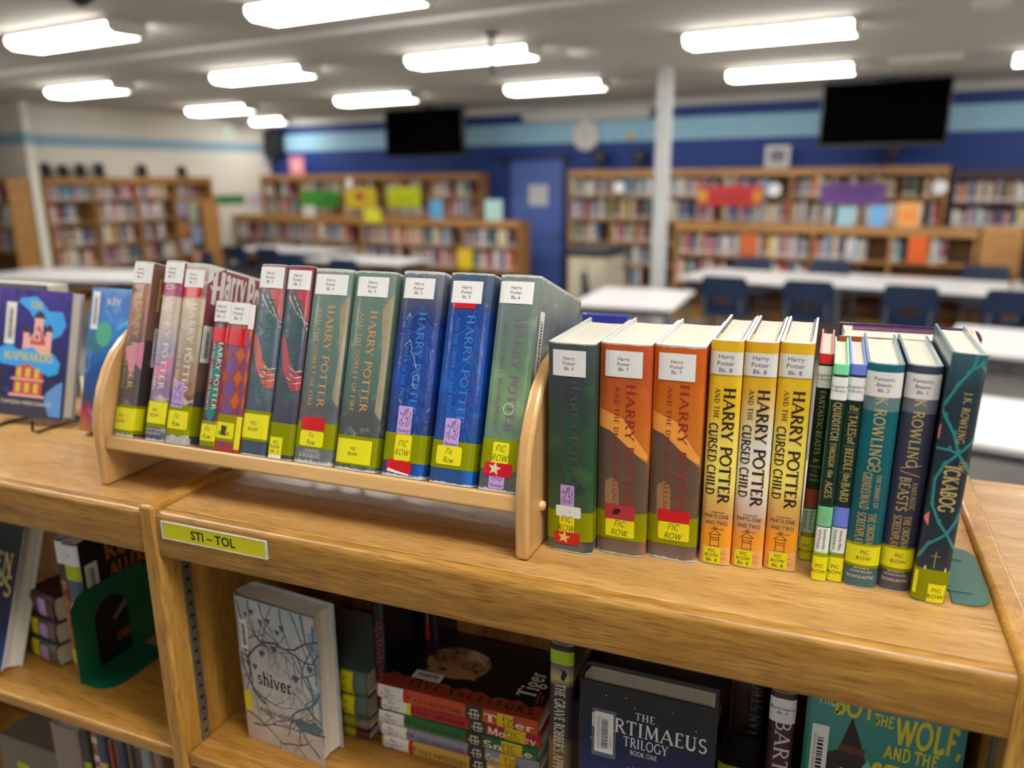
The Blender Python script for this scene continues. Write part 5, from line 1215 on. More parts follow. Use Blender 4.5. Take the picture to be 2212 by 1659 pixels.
CEILM = mat('ceiling_tile', (196, 190, 180), .9, var=.05, scale=2)
FLOORM = mat('grey_carpet', (126, 124, 122), .95, var=.15, scale=14)
TRIMM = mat('white_trim', (206, 204, 198), .5)
mb = MB(); mb.box(-16, UR + .1, VF - .1, VB + .1, -.1, 0, FLOORM); struct('floor', mb)
mb = MB(); mb.box(-16, UR + .1, VF - .1, VB + .1, ROOMH, ROOMH + .1, CEILM); struct('ceiling', mb)
mb = MB(); mb.box(UL - .1, UR + .1, VB, VB + .12, 0, ROOMH, BLUEW); struct('wall_back', mb)
mb = MB(); mb.box(UL - .12, UL, 6.62, VB, 0, ROOMH, CREAMW); struct('wall_left', mb)
mb = MB(); mb.box(-16, UL + .42, 6.5, 6.62, 0, ROOMH, CREAMW); struct('wall_pier', mb)
mb = MB(); mb.box(UR, UR + .12, VF, VB, 0, ROOMH, CREAMW); struct('wall_right', mb)
mb = MB(); mb.box(-16, UR, VF - .12, VF, 0, ROOMH, CREAMW); struct('wall_front', mb)
mb = MB(); mb.box(-16.1, -16, VF, 6.5, 0, ROOMH, CREAMW); struct('wall_far_left', mb)
mb = MB(); mb.box(UL, UR, VB - .03, VB, ROOMH - .1, ROOMH, TRIMM); struct('trim_1', mb)
mb = MB(); mb.box(-16, UR, 4.76, 4.88, ROOMH - .03, ROOMH, TRIMM); struct('trim_2', mb, .008)
mb = MB(); mb.tube([(-2.85, 8.15, 0), (-2.85, 8.15, ROOMH)], .08, mat('pole_paint', (196, 198, 200), .45), 20); struct('column_1', mb)
# the blue door
DOORM = mat('door_blue', (82, 108, 182), .5); FRAMEM = mat('door_frame_blue', (24, 44, 104), .5)
mb = MB()
for (a, c_, z0, z1) in ((-6.55, -6.46, 0, 2.19), (-5.55, -5.46, 0, 2.19), (-6.55, -5.46, 2.1, 2.19)): mb.box(a, c_, VB - .05, VB - .001, z0, z1, FRAMEM)
fr = struct('door_1', mb)
mb = MB(); mb.box(-6.46, -5.55, VB - .03, VB - .002, .01, 2.1, DOORM); o = mb.build('door_leaf', fr)
mb = MB(); mb.box(-6.14, -5.8, VB - .034, VB - .0305, 1.42, 1.74, mat('door_notice_paper', (206, 206, 212), .6)); mb.build('notice', fr)
mb = MB(); mb.lathe([(.03, 0), (.03, -.01), (.012, -.012), (.012, -.05), (.034, -.055), (.03, -.075), (.005, -.08)], (-5.63, VB - .03, .98), 1, STEEL, 14); mb.build('door_handle', fr, smooth=True)
for u in (-6.62, -5.42): mb = MB(); mb.lathe([(.07, 0), (.07, -.03), (.04, -.05)], (u, VB, 2.13), 1, FRAMEM, 14); mb.build('door_stop', fr, smooth=True)

# ceiling lamps
LAMPM = glow('lamp_diffuser', (1, .965, .9), LAMP)
LAMPB = mat('lamp_housing', (216, 214, 208), .5)
names = {}
lamps = [(-5.72, 3.75), (-3.4, 3.9), (-1.0, 3.85), (1.4, 3.85), (-8.85, 5.9), (-6.2, 6.0), (-3.85, 6.1), (-1.45, 6.35), (1.0, 6.3), (-9.75, 8.55), (-6.85, 8.55), (-4.3, 8.6), (-1.75, 8.7), (.75, 8.9), (-10.9, 10.6),
         (-6.5, .5), (-4.3, .4), (-2.05, .35), (.35, .35), (2.8, .35), (-3.3, -2.0), (1.0, -2.0), (-8.2, .6), (-8.3, 3.75), (3.9, .3), (3.6, 3.85), (3.4, 6.3)]  # pair farthest behind the viewer added as front light for the spines
where = ['over the near hall', 'over the table rows', 'by the blue wall']
first = None
LAMPLBL = {0: 'ceiling lamp at the edge of the picture over the near tables', 1: 'largest bright ceiling lamp, cut by the picture top', 4: 'lit ceiling lamp towards the cream wall, second row', 5: 'lit ceiling lamp above the green sign, second row', 6: 'lit ceiling lamp crossed by the thin dark hanging rod', 7: 'lit ceiling lamp above and before the one beside the big screen',
           9: 'lit ceiling lamp above the green exit sign', 10: 'lit ceiling lamp hanging before the smaller black screen', 11: 'lit ceiling lamp just before the white projection screen case', 12: 'lit ceiling lamp touching the big black screen', 13: 'lit ceiling lamp past the big screen at the picture edge', 14: 'small bright ceiling lamp in the corner of the cream wall'}
for k, (u, v) in enumerate(lamps):
    if first is None:
        first = rthing('ceiling_lamp', LAMPLBL[0], 'ceiling lamp', u, v, ROOMH, group='ceiling lamps')
        mb = MB(); mb.box(-.6, .6, -.16, .16, -.035, -.0005, LAMPB); mb.build('housing', first, .006)
        pr = [(-.15, -.035), (-.15, -.07), (-.11, -.1), (.11, -.1), (.15, -.07), (.15, -.035)]
        mb = MB(); mb.prism(pr, 0, -.585, .585, LAMPM); mb.build('diffuser', first)
        for s in (-1, 1): mb = MB(); mb.prism([(-.155, -.035), (-.155, -.075), (-.112, -.105), (.112, -.105), (.155, -.075), (.155, -.035)], 0, s * .585, s * .6, LAMPB); mb.build('end_cap', first)
        L_ = first
    else:
        L_ = first.copy(); COL.objects.link(L_)
        for ch in list(first.children):
            c = ch.copy(); COL.objects.link(c); c.parent = L_
    L_.location = RM(u, v, ROOMH); L_['label'] = LAMPLBL.get(k, 'ceiling lamp outside the picture lighting the bookcase')
    if k == 14: L_.scale = (.6, .8, 1)
def simple(name, label, cat, mb, u, v, z=0, bevel=0, rot=0, group=None, smooth=False):
    o = mb.build(name, bevel=bevel, smooth=smooth); o.location = RM(u, v, z); o.rotation_euler = (0, 0, -PHI + rot)
    return tag(o, label, cat, group)
# hung from the ceiling or on the wall
SCR = mat('screen_glass', (4, 4, 5), .6, spec=.0)
def tv(label, u, v, w, h, z, rot, tip):
    t = rthing('television', label, 'television', u, v, z, rot)
    t.rotation_euler = (R(tip), 0, -PHI + rot)
    mb = MB(); mb.box(-w / 2, w / 2, 0, .06, 0, h, BLACKM); mb.build('casing', t, .008)
    mb = MB(); mb.box(-w / 2 + .02, w / 2 - .02, -.003, -.0005, .03, h - .02, SCR); mb.build('screen', t)
    mb = MB(); mb.box(-.12, .12, .06, .16, h * .3, h * .7, BLACKM); mb.tube([(0, .1, h * .6), (0, .12, ROOMH - z - .02)], .025, BLACKM); mb.box(-.1, .1, .04, .2, ROOMH - z - .02, ROOMH - z - .002, BLACKM); mb.build('ceiling_mount', t)
tv('smaller black wall television beside the blue door', -7.2, 10.0, 1.42, .69, 2.155, 0, 0)
tv('big black television hung over the far shelves by the white column', -.99, 10.0, 1.31, .70, 2.155, 0, 0)
mb = MB(); mb.box(-1.04, 1.04, -.12, 0, 0, .13, TRIMM); mb.box(-1.0, 1.0, -.075, -.055, -.04, 0, TRIMM)
simple('projection_screen', 'long white roll-up projection screen case under the ceiling above the clock', 'projection screen', mb, -5.16, VB - .032, 2.7, .01)
mb = MB(); mb.lathe([(.21, 0), (.22, -.02), (.215, -.05), (.2, -.05)], (0, 0, 0), 1, TRIMM, 28)
ck = simple('wall_clock', 'round white wall clock on the pale blue stripe', 'clock', mb, -5.16, VB - .001, 2.45, smooth=True)
mb = MB(); mb.lathe([(.198, -.0505), (.19, -.052)], (0, 0, 0), 1, mat('clock_face', (214, 212, 210), .5), 28)
c = mb.build('clock_face', ck, smooth=True)
mb = MB(); mb.box(-.004, .004, -.056, -.053, 0, .1, BLACKM); mb.box(-.005, .005, -.056, -.053, -.06, 0, BLACKM); mb.build('clock_hands', ck)
mb = MB(); mb.box(-.09, .09, -.06, 0, -.04, .04, mat('alarm_beige', (214, 206, 190), .5)); mb.box(-.03, .03, -.075, -.06, -.025, .025, mat('alarm_amber', (206, 150, 70), .4))
simple('alarm_box', 'small beige alarm box with an amber lens on the stripe beside the clock', 'alarm', mb, -4.45, VB - .001, 2.42, .008)
mb = MB(); mb.box(-.16, .16, -.22, 0, -.24, .24, BLACKM)
sp_ = simple('wall_speaker', 'black loudspeaker on the blue wall at the cream corner', 'loudspeaker', mb, -11.5, VB - .001, 2.5, .01)
for z in (-.08, .12): mb = MB(); mb.lathe([(.1, -.2205), (.09, -.228), (.02, -.224)], (0, 0, z), 1, mat('speaker_cone', (28, 28, 30), .6), 18); mb.build('speaker_cone', sp_, smooth=True)
mb = MB(); mb.tube([(0, 0, 0), (0, 0, -.3)], .018, BLACKM); mb.lathe([(.07, -.002), (.05, -.03)], (0, 0, 0), 2, BLACKM, 14)
simple('hanging_rod', 'thin dark rod hanging from the ceiling before a lit lamp', 'ceiling rod', mb, -3.3, 5.5, ROOMH - .001)
for k, (u, v, lb) in enumerate(((-3.05, 6.6, 'small white ceiling box between two lamps above the column'), (-.05, 6.1, 'small white ceiling box over the big television'), (-.55, 8.6, 'flat white ceiling vent just above the big television'))):
    mb = MB(); mb.box(-.11 if k < 2 else -.3, .11 if k < 2 else .3, -.08, .08, -.05, -.0005, TRIMM); mb.box(-.05, .05, -.05, .05, -.065, -.05, TRIMM)
    simple('ceiling_box', lb, 'ceiling fitting', mb, u, v, ROOMH, .006)
for k, (u, v) in enumerate(((-10.2, 3.2), (-9.9, 10.36))): pass
mb = MB(); mb.lathe([(.09, 0), (.09, -.03), (.05, -.07), (.01, -.09)], (0, 0, 0), 2, BLACKM, 16)
simple('ceiling_camera', 'black dome camera on the ceiling at the picture top', 'camera', mb, -4.55, 3.05, ROOMH - .0005, smooth=True)
EXITM = glow('exit_green', (.02, .3, .06), .25)
mb = MB(); mb.box(-.02, .02, -.14, .14, -.1, .1, EXITM)
simple('exit_sign', 'small green lit sign high on the cream wall', 'sign', mb, UL + .021, 10.36, 2.7)
def sheet(name, label, u, v, z, w, h, c, rot=0, side=False):
    mb = MB()
    if side: mb.box(0, .004, -w / 2, w / 2, -h / 2, h / 2, mat('paper_%d_%d_%d' % c, c, .6))
    else: mb.box(-w / 2, w / 2, -.004, 0, -h / 2, h / 2, mat('paper_%d_%d_%d' % c, c, .6))
    return simple(name, label, 'paper sign', mb, u, v, z)
sheet('paper_sign', 'green paper banner on the cream wall', UL + .001, 10.15, 1.5, .95, .16, (50, 132, 62), side=True)
sheet('paper_sign', 'lavender paper banner on the cream wall by its corner', UL + .001, 11.0, 1.49, .6, .2, (206, 190, 214), side=True)

# ---------------------------------------------------------------- shelves of the hall
SHO = wood('hall_oak', 0, (150, 104, 52), (184, 134, 74), (202, 154, 94), fig=.5)
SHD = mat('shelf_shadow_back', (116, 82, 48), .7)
DRKW = mat('dark_shelf_wood', (70, 50, 60), .6)
def hallcase(label, u0, u1, v, top, depth, zs, nb, rot=0, m=None, pivot=None, endp=None):
    """front edge runs from u0 to u1 at v; zs: heights of the shelf tops"""
    m = m or SHO
    u, w = (u0 + u1) / 2, u1 - u0
    t = rthing('hall_bookcase', label, 'bookcase', u, v, 0, rot)
    for k in range(nb + 1):
        x = -w / 2 + (w - .03) * k / nb
        mb = MB(); mb.box(x, x + .03, 0, depth, 0, top - .03, m); mb.build('upright', t)
    mb = MB(); mb.box(-w / 2 - .01, w / 2 + .01, -.012, depth, top - .03, top, m); mb.build('top_board', t, .006)
    mb = MB(); mb.box(-w / 2 + .03, w / 2 - .03, -.004, .012, top - .1, top - .03, m); mb.build('top_rail', t)
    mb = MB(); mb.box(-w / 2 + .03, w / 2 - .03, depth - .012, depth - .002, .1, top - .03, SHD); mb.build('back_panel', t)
    for z in zs:
        mb = MB(); mb.box(-w / 2 + .004, w / 2 - .004, .004, depth - .014, z - .025, z, m); mb.build('shelf', t)
    mb = MB(); mb.box(-w / 2, w / 2, .03, depth, 0, .1, m); mb.build('plinth', t)
    return t
PAL = {'grey': (150, 142, 144), 'white': (214, 208, 204), 'maroon': (120, 62, 72), 'tan': (186, 160, 126), 'blue': (70, 96, 140), 'red': (186, 62, 66), 'black': (50, 46, 52), 'brown': (116, 84, 68), 'green': (92, 116, 76), 'purple': (110, 88, 130),
       'orange': (210, 110, 56), 'teal': (96, 140, 146), 'pink': (202, 150, 156), 'yellow': (214, 186, 76), 'cream': (206, 192, 164), 'sky blue': (140, 170, 196)}
WGT = {'grey': 15, 'white': 15, 'maroon': 8, 'tan': 8, 'blue': 7, 'red': 5, 'black': 7, 'brown': 8, 'green': 4, 'purple': 5, 'orange': 2, 'teal': 4, 'pink': 6, 'yellow': 2, 'cream': 9, 'sky blue': 4}
rb = random.Random(21)
KEYS = list(WGT); CUM = [WGT[k] for k in KEYS]
SHELFBOOKS = []     # (distance key, spec)
def stock(t, w, depth, rows, nb, place, wmin=.035, wmax=.06, ords=('top', 'second', 'third', 'fourth', 'fifth', 'sixth'), lean=False, dull=1.0):
    for i, (z, h) in enumerate(rows):
        bay = (w - .03) / nb
        for k in range(nb):
            x = -w / 2 + .034 + bay * k; end = x + bay - .04
            if rb.random() < .45: end -= rb.uniform(.05, .22)
            while True:
                T = rb.uniform(wmin, wmax)
                if x + T > end: break
                c = rb.choices(KEYS, CUM)[0]
                hh = h * rb.uniform(.72, .95); d = rb.uniform(.13, .17); y = rb.uniform(.012, .05)
                M = t.matrix_basis
                SHELFBOOKS.append((M, x, T - .0015, y, d, z + .0005, hh, c, '%s book on the %s shelf of %s' % (c, ords[i], place), 'books on ' + place))
                x += T
                if rb.random() < .04: x += rb.uniform(.02, .08)
ZT = [.30, .62, .94, 1.27, 1.60]
rowsT = lambda zs, top: [(z, (zs[i + 1] - .03 if i + 1 < len(zs) else top - .1) - z) for i, z in reversed(list(enumerate(zs)))]
A = hallcase('tall oak wall bookcase between the cream corner and the blue door', UL + .05, -6.86, 11.0, 1.93, .3, [.30, .62, .94, 1.25, 1.56], 5)
stock(A, 4.84, .3, rowsT([1.25, 1.56], 1.93), 5, 'the tall case beside the blue door')
Bc = hallcase('low oak bookcase standing before the tall one beside the blue door', UL + .06, -5.72, 10.25, 1.235, .32, [.14, .5, .84], 6)
stock(Bc, 5.97, .32, rowsT([.5, .84], 1.235), 6, 'the low case beside the blue door')
Cc = hallcase('tall narrow oak bookcase beyond the blue door with five visible shelves', -5.3, -3.9, 11.0, 1.95, .3, [.28, .6, .92, 1.25, 1.58], 2)
stock(Cc, 1.4, .3, rowsT([.28, .6, .92, 1.25, 1.58], 1.95), 2, 'the narrow case beyond the door')
D = hallcase('long tall oak wall bookcase behind the white column and big television', -3.88, -.3, 11.0, 1.95, .3, [.28, .6, .92, 1.25, 1.58], 4)
stock(D, 3.58, .3, rowsT([1.25, 1.58], 1.95), 4, 'the tall case under the television')
Ec = hallcase('long low oak bookcase before the tall one under the big television', -3.38, .08, 10.25, 1.265, .32, [.14, .5, .86], 4)
stock(Ec, 3.46, .32, rowsT([.5, .86], 1.265), 4, 'the low case under the television')
Fc = hallcase('dark bookcase past the big television at the picture edge', -.25, 1.9, 11.02, 1.9, .3, [.28, .6, .92, 1.22, 1.52], 2, m=DRKW)
stock(Fc, 2.15, .3, rowsT([1.22, 1.52], 1.9), 2, 'the dark case past the television')
Hc = hallcase('row of tall oak bookcases along the cream wall', -1.45, 1.45, 0, 1.9, .29, [.28, .6, .92, 1.25, 1.58], 4)
Hc.location = RM(UL + .31, 8.2); Hc.rotation_euler = (0, 0, -PHI + R(90))
stock(Hc, 2.9, .29, rowsT([.6, .92, 1.25, 1.58], 1.9), 4, 'the row along the cream wall', .045, .07)
Ic = hallcase('oak bookcase under the white pier with its broad end panel showing', -12.9, -11.3, 6.15, 1.9, .3, [.28, .6, .92, 1.25, 1.58], 1)
stock(Ic, 1.6, .3, rowsT([.92, 1.25, 1.58], 1.9), 1, 'the case under the white pier', .045, .07)
Jc = hallcase('display shelf end standing before the cream wall cases, hung with bright papers', -10.75, -10.1, 8.3, 1.55, .3, [.3, .7, 1.1], 1)
stock(Jc, .65, .3, rowsT([.7, 1.1], 1.55), 1, 'the display shelf', .05, .08)
# the books in the distance: the largest 260 stand as things of their own, the rest as one mass
camP = Vector((CX, CY, HC))
def frame_xy(p):
    q = cam.matrix_basis.inverted() @ p
    return (q.x / -q.z * 1709.6, q.y / -q.z * 1709.6) if q.z < 0 else (9e9, 0)
ranked = []
for sb in SHELFBOOKS:
    M, x, T, y, d, z, hh = sb[:7]
    p = M @ Vector((x + T / 2, y, z + hh / 2)); fx, fy = frame_xy(p)
    py = 829 - fy; hide = 600 if fx + 1106 > 260 else 660
    vis = abs(fx) < 1120 and py < hide
    ranked.append(((T * hh / (p - camP).length_squared) if vis else 0, sb, vis))
ranked.sort(key=lambda r: -r[0])
BK = {k: mat('spine_' + k.replace(' ', '_'), c, .55) for k, c in PAL.items()}
PGE = mat('far_pages', (206, 198, 182), .8)
def bookmesh(T, d, h, c):
    mb = MB(); mb.box(0, .003, 0, d, 0, h, BK[c]); mb.box(T - .003, T, 0, d, 0, h, BK[c]); mb.box(.003, T - .003, 0, .003, 0, h, BK[c]); mb.box(.003, T - .003, .003, d - .004, .003, h - .004, PGE)
    mb.box(.0032, T - .0032, -.0006, 0, h * .12, h * .22, BK['white' if c != 'white' else 'grey'])
    return mb
N_IND = 235
rest = MB(); cnt = {}
for i, (r_, sb, vis) in enumerate(ranked):
    if not vis: continue
    M, x, T, y, d, z, hh, c, label, group = sb
    if i < N_IND:
        o = bookmesh(T, d, hh, c).build('book', fix=False)
        o.matrix_basis = M @ Matrix.Translation((x, y, z))
        tag(o, label, 'book', label.replace(' book on', ' books on'))
    else:
        q = bookmesh(T, d, hh, c); MM = M @ Matrix.Translation((x, y, z))
        off = len(rest.v); rest.v += [tuple(MM @ Vector(v)) for v in q.v]
        for f_, m_ in zip(q.f, q.m): rest.f.append([j + off for j in f_]); rest.m.append(rest.mi(q.mats[m_]))
o = rest.build('shelved_books', fix=False); tag(o, 'remaining blurred books filling the shelves along the hall walls', 'books', kind='stuff')

# papers, discs and things set on the shelves
def poster(label, u, v, z, w, h, c, spots=(), name='poster', cat='poster', tip=-6):
    mb = MB(); mb.box(-w / 2, w / 2, -.004, 0, 0, h, mat('poster_%d_%d_%d' % c, c, .5))
    for (x0, x1, z0, z1, cc) in spots: mb.box(x0 * w, x1 * w, -.0055, -.004, z0 * h, z1 * h, mat('poster_%d_%d_%d' % cc, cc, .5))
    return simple(name, label, cat, mb, u, v, z)
poster('bright green paper banner on the tall case beside the blue door', -10.25, 10.985, 1.36, .88, .29, (64, 150, 50), [(.1, .9, .3, .42, (40, 110, 40)), (.1, .8, .6, .7, (40, 110, 40))])
poster('yellow paper banner with a red patch beside the green one', -9.28, 10.97, 1.34, .7, .36, (222, 196, 50), [(.34 - .5, .1, .4, .75, (200, 50, 50))])
poster('small lemon paper hung under the yellow banner', -8.42, 10.23, 1.16, .34, .22, (224, 214, 60), [(-.3, .3, .2, .5, (214, 226, 20))])
poster('lime yellow paper banner nearest the smaller television', -8.35, 10.985, 1.38, .68, .33, (206, 218, 20), [(-.3, .3, .3, .4, (150, 160, 20))])
poster('red paper banner with yellow ends on the long tall case', -2.88, 10.985, 1.46, .86, .26, (206, 50, 52), [(-.5, -.36, .2, .8, (230, 170, 40)), (.36, .5, .2, .8, (230, 150, 50)), (-.3, .3, .4, .5, (150, 30, 36))])
poster('purple paper banner on the long tall case under the big television', -1.35, 10.985, 1.49, .76, .26, (120, 76, 160), [(-.36, .36, .3, .42, (90, 50, 130)), (-.3, .3, .55, .66, (90, 50, 130))])
poster('pink picture standing on top of the tall case in the corner', -10.85, 11.1, 1.9305, .36, .32, (214, 130, 150), [(-.3, .3, .2, .7, (226, 170, 176))])
poster('white framed picture standing on the long tall case by the column', -2.32, 11.12, 1.951, .32, .28, (206, 206, 210), [(-.3, .3, .25, .8, (120, 122, 130))])
for k, (u, v, z, lb) in enumerate(((-9.5, 10.95, 1.78, 'white round paper disc above the yellow banner'), (-4.48, 10.98, 1.7, 'white round paper disc on the tall narrow case'), (-2.3, 10.98, 1.67, 'white round paper disc between the red and purple banners'), (-.38, 10.98, 1.7, 'white round paper disc at the end of the long tall case'))):
    mb = MB(); mb.lathe([(.085, 0), (.085, -.004)], (0, 0, 0), 1, mat('disc_white', (250, 252, 252), .4), 20)
    simple('paper_disc', lb, 'paper disc', mb, u, v, z, group='white paper discs')  # plain white discs set at the shelf fronts
for k, (u, v, lb) in enumerate(((-4.85, 11.15, 'small dark ornament on the tall narrow case nearer the door'), (-4.25, 11.15, 'small dark ornament on the tall narrow case nearer the column'), (-.95, 11.15, 'small dark ornament under the big television'))):
    mb = MB(); mb.lathe([(.09, 0), (.09, .03), (.03, .05), (.03, .09), (.09, .13), (.1, .2), (.07, .27), (.02, .3)], (0, 0, 0), 2, mat('ornament_dark', (56, 54, 60), .4, var=.4, scale=12), 16)
    simple('ornament', lb, 'ornament', mb, u, v, 1.951 if k else 1.951, smooth=True)
for k, (y, s) in enumerate(((6.9, 1), (7.15, .9), (7.42, 1), (7.72, 1.05), (8.45, 1), (9.2, .9))):
    mb = MB(); mb.box(-.05, .05, -.07, .07, 0, .02, BLACKM); mb.box(-.05, -.035, -.07, .07, .02, .2 * s, BLACKM); mb.lathe([(.05, .02), (.06, .1), (.04, .19 * s)], (.0, 0, 0), 2, mat('ornament_black', (34, 34, 40), .5), 12)
    simple('ornament', ['small black ornament beside the white pier', 'second black ornament from the white pier', 'third black ornament from the white pier', 'fourth black ornament from the white pier', 'fifth black ornament from the white pier', 'black ornament furthest from the white pier'][k] + ' on the cream wall cases', 'ornament', mb, UL + .17, y, 1.9005)
for k, (u, z, w, h, c, lb) in enumerate(((-10.55, 1.32, .22, .22, (206, 190, 220), 'lavender'), (-10.3, 1.25, .2, .28, (196, 214, 190), 'pale green'), (-10.55, 1.02, .22, .2, (220, 150, 90), 'orange'), (-10.28, .9, .22, .24, (160, 180, 214), 'light blue'), (-10.52, .75, .22, .22, (206, 204, 214), 'grey-white'), (-10.3, .6, .2, .2, (226, 170, 150), 'salmon'))):
    poster(lb + ' paper fixed to the display shelf before the cream wall', u, 8.286, z, w, h, c, name='paper', cat='paper')
poster('blue paper standing on the low case by the lime banner', -7.17, 10.24, 1.2355, .24, .3, (96, 160, 206), name='face_out_book', cat='book')
poster('mint paper standing on the low case near the door', -6.15, 10.24, 1.2355, .3, .3, (176, 212, 206), name='face_out_book', cat='book')
poster('white booklet standing on the low case below the green banner', -9.8, 10.24, 1.2355, .3, .18, (206, 204, 204), name='face_out_book', cat='book')
poster('yellow face-out book on the low case by the blue door', -6.67, 10.24, .5005, .28, .3, (226, 196, 50), name='face_out_book', cat='book')
poster('orange face-out book on the long low case under the purple banner', -.64, 10.24, 1.2655, .24, .28, (226, 160, 96), [(-.3, .3, .25, .7, (226, 140, 50))], name='face_out_book', cat='book')
poster('light blue face-out book on the long low case', -.96, 10.24, 1.2655, .18, .24, (110, 170, 220), name='face_out_book', cat='book')
poster('pale teal face-out book on the long low case beside the blue one', -1.3, 10.24, 1.2655, .2, .22, (150, 190, 206), name='face_out_book', cat='book')
poster('vivid orange face-out book in the long low case', -.5, 10.24, .8605, .2, .3, (226, 96, 30), name='face_out_book', cat='book')
poster('deep orange face-out book in the long low case nearer the column', -2.4, 10.24, .8605, .2, .28, (206, 100, 50), name='face_out_book', cat='book')

# ---------------------------------------------------------------- furniture
TOPWH = mat('table_white', (226, 226, 228), .35); TEDGE = mat('table_edge', (96, 98, 104), .5); LEGM = mat('chair_leg_steel', (140, 142, 146), .3, metal=.7)
NAVYP = mat('navy_plastic', (24, 42, 74), .4)
def table(label, u, v, w, d, rot=0, h=.775):
    t = rthing('table', label, 'table', u, v, 0, rot)
    mb = MB(); mb.box(-w / 2, w / 2, -d / 2, d / 2, h - .03, h, TOPWH); mb.build('table_top', t, .006)
    mb = MB(); mb.box(-w / 2 + .08, w / 2 - .08, -d / 2 + .08, d / 2 - .08, h - .09, h - .0305, TEDGE); mb.build('apron', t)
    for sx in (-1, 1):
        for sy in (-1, 1):
            mb = MB(); mb.tube([(sx * (w / 2 - .07), sy * (d / 2 - .07), h - .031), (sx * (w / 2 - .07), sy * (d / 2 - .07), 0)], .022, LEGM); mb.build('leg', t, smooth=True)
    return t
RT = R(-3)
for k, (u, v) in enumerate(((-1.95, 9.0), (-.38, 9.08), (1.19, 9.16))):
    table(['white table nearest the column in the far row of three', 'white table in the middle of the far row', 'white table at the picture edge in the far row'][k], u, v, 1.54, 1.05, RT)
table('white table half hidden behind the green-grey rack book', -2.62, 6.9, .9, 1.15, R(8))
table('white table just behind the navy book', .55, 6.1, 1.2, 1.0, R(-5))
table('white table close behind the bookcase back edge', .75, 4.0, 1.5, .85, R(-6))
table('long white table before the cream wall cases', -9.2, 5.7, 2.2, 1.0, R(20))
table('white table behind the tops of the pink and brown books', -9.4, 9.4, 1.9, .7, R(2))
table('white table before the low case by the blue door', -7.2, 8.6, 1.6, .75, R(2))
def chair_parts(t):
    mb = MB()
    bo = [(-.2, .47), (.2, .47), (.225, .56), (.215, .74)] + arc(.165, .78, .045, .045, 0, 90, 5) + arc(-.165, .78, .045, .045, 90, 180, 5) + [(-.215, .74), (-.225, .56)]
    hole = [(-.07, .565), (.07, .565), (.085, .6), (.05, .625), (-.05, .625), (-.085, .6)]
    n = MB(); ring_plate(bo, hole, 0, .012, NAVYP, n)
    n.v = [(y, -.2 + x - .28 * (z - .47) * .5 - .05 * (1 - (y / .22) ** 2) + .05, z) for x, y, z in n.v]
    n.build('backrest', t, smooth=True)
    mb = MB(); mb.prism([(-.2, -.2), (.2, -.2), (.215, .12), (.17, .22), (-.17, .22), (-.215, .12)], 2, .43, .445, NAVYP); mb.build('seat', t, .005)
    for sx in (-1, 1):
        for sy in (-1, 1):
            mb = MB(); mb.tube([(sx * .16, sy * .14, .43), (sx * .2, sy * .2, .0)], .011, LEGM); mb.build('leg', t, smooth=True)
        mb = MB(); mb.tube([(sx * .17, -.15, .43), (sx * .17, -.205, .47), (sx * .17, -.22, .62)], .011, LEGM); mb.build('back_support', t, smooth=True)
ch0 = None
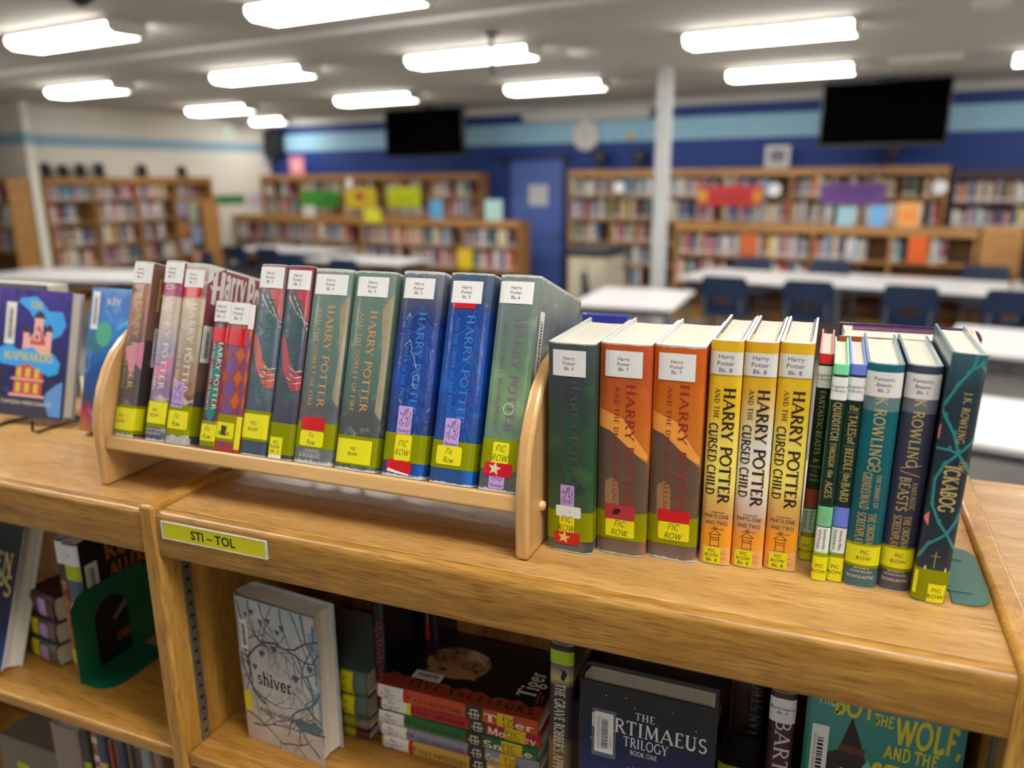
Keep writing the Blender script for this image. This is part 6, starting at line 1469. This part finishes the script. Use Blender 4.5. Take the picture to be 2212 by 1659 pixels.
CH = [(-2.1, 8.2, 0, 'navy chair tucked at the far row behind the orange-yellow spines'), (-1.3, 8.22, 2, 'navy chair at the far row behind the yellow trio'), (-.4, 8.26, -2, 'navy chair at the far row behind the teal spine'), (.4, 8.3, 3, 'navy chair at the far row at the picture edge'),
      (-2.3, 9.85, 180, 'navy chair on the far side of the row, by the column'), (-1.4, 9.9, 180, 'navy chair on the far side of the row, between the banners'), (.2, 9.95, 180, 'navy chair on the far side of the row, by the oak end panel'),
      (-3.2, 6.6, -60, 'navy chair beside the white table behind the rack book'), (-3.3, 7.75, -70, 'navy chair turned sideways at the foot of the column'), (-7.75, 7.9, 0, 'navy chair before the white table by the low case'), (-9.75, 8.7, 4, 'navy chair behind the pink spine'), (-9.2, 7.3, 160, 'navy chair behind the long white table'),
      (-9.05, 8.72, 0, 'navy chair behind the coral spines'), (-6.85, 7.9, 0, 'navy chair before the table near the blue door')]
for k, (u, v, r, lb) in enumerate(CH):
    if ch0 is None:
        t = ch0 = rthing('chair', lb, 'chair', u, v, 0, R(r), 'navy school chairs'); t.scale = (1.08, 1.08, 1.06); chair_parts(t)
    else:
        t = ch0.copy(); COL.objects.link(t); t['label'] = lb
        for c_o in list(ch0.children): c = c_o.copy(); COL.objects.link(c); c.parent = t
        t.location = RM(u, v, 0); t.rotation_euler = (0, 0, -PHI + R(r))
ct = rthing('cabinet', 'beige cabinet with a dark printer-like top at the column', 'cabinet', -3.62, 8.25, 0)
BEIG = mat('beige_metal', (196, 188, 164), .5)
mb = MB(); mb.box(-.22, .22, -.25, .25, 0, 1.0, BEIG); mb.build('body', ct, .01)
mb = MB(); mb.box(-.24, .24, -.27, .25, 1.0, 1.1, mat('dark_grey_plastic', (52, 52, 54), .5)); mb.build('top_unit', ct, .015)
for z in (.1, .55): mb = MB(); mb.box(-.2, .2, -.262, -.25, z, z + .42, BEIG); d_ = mb.build('door', ct, .004); mb = MB(); mb.box(-.03, .03, -.275, -.262, z + .35, z + .37, STEEL); mb.build('handle', d_)
mb = MB(); mb.prism(round_rect(-.2, .2, -.02, .02, .015), 2, 0, 1.29, SHO)
wp = simple('wood_panel', 'upright oak end panel standing at the end of the long low case', 'panel', mb, .31, 10.25, 0)
bg = rthing('bag', 'black bag sitting on the far white table at the picture edge', 'bag', .74, 9.3, .7755)
mb = MB(); mb.lathe([(.2, .0), (.26, .1), (.25, .35), (.2, .52), (.1, .58)], (0, 0, 0), 2, mat('bag_cloth', (26, 26, 30), .8, bump=.5, scale=20), 16); mb.build('body', bg, smooth=True)
mb = MB(); mb.tube([(-.1, 0, .55), (-.06, 0, .7), (.06, 0, .7), (.1, 0, .55)], .015, BLACKM); mb.build('strap', bg, smooth=True)
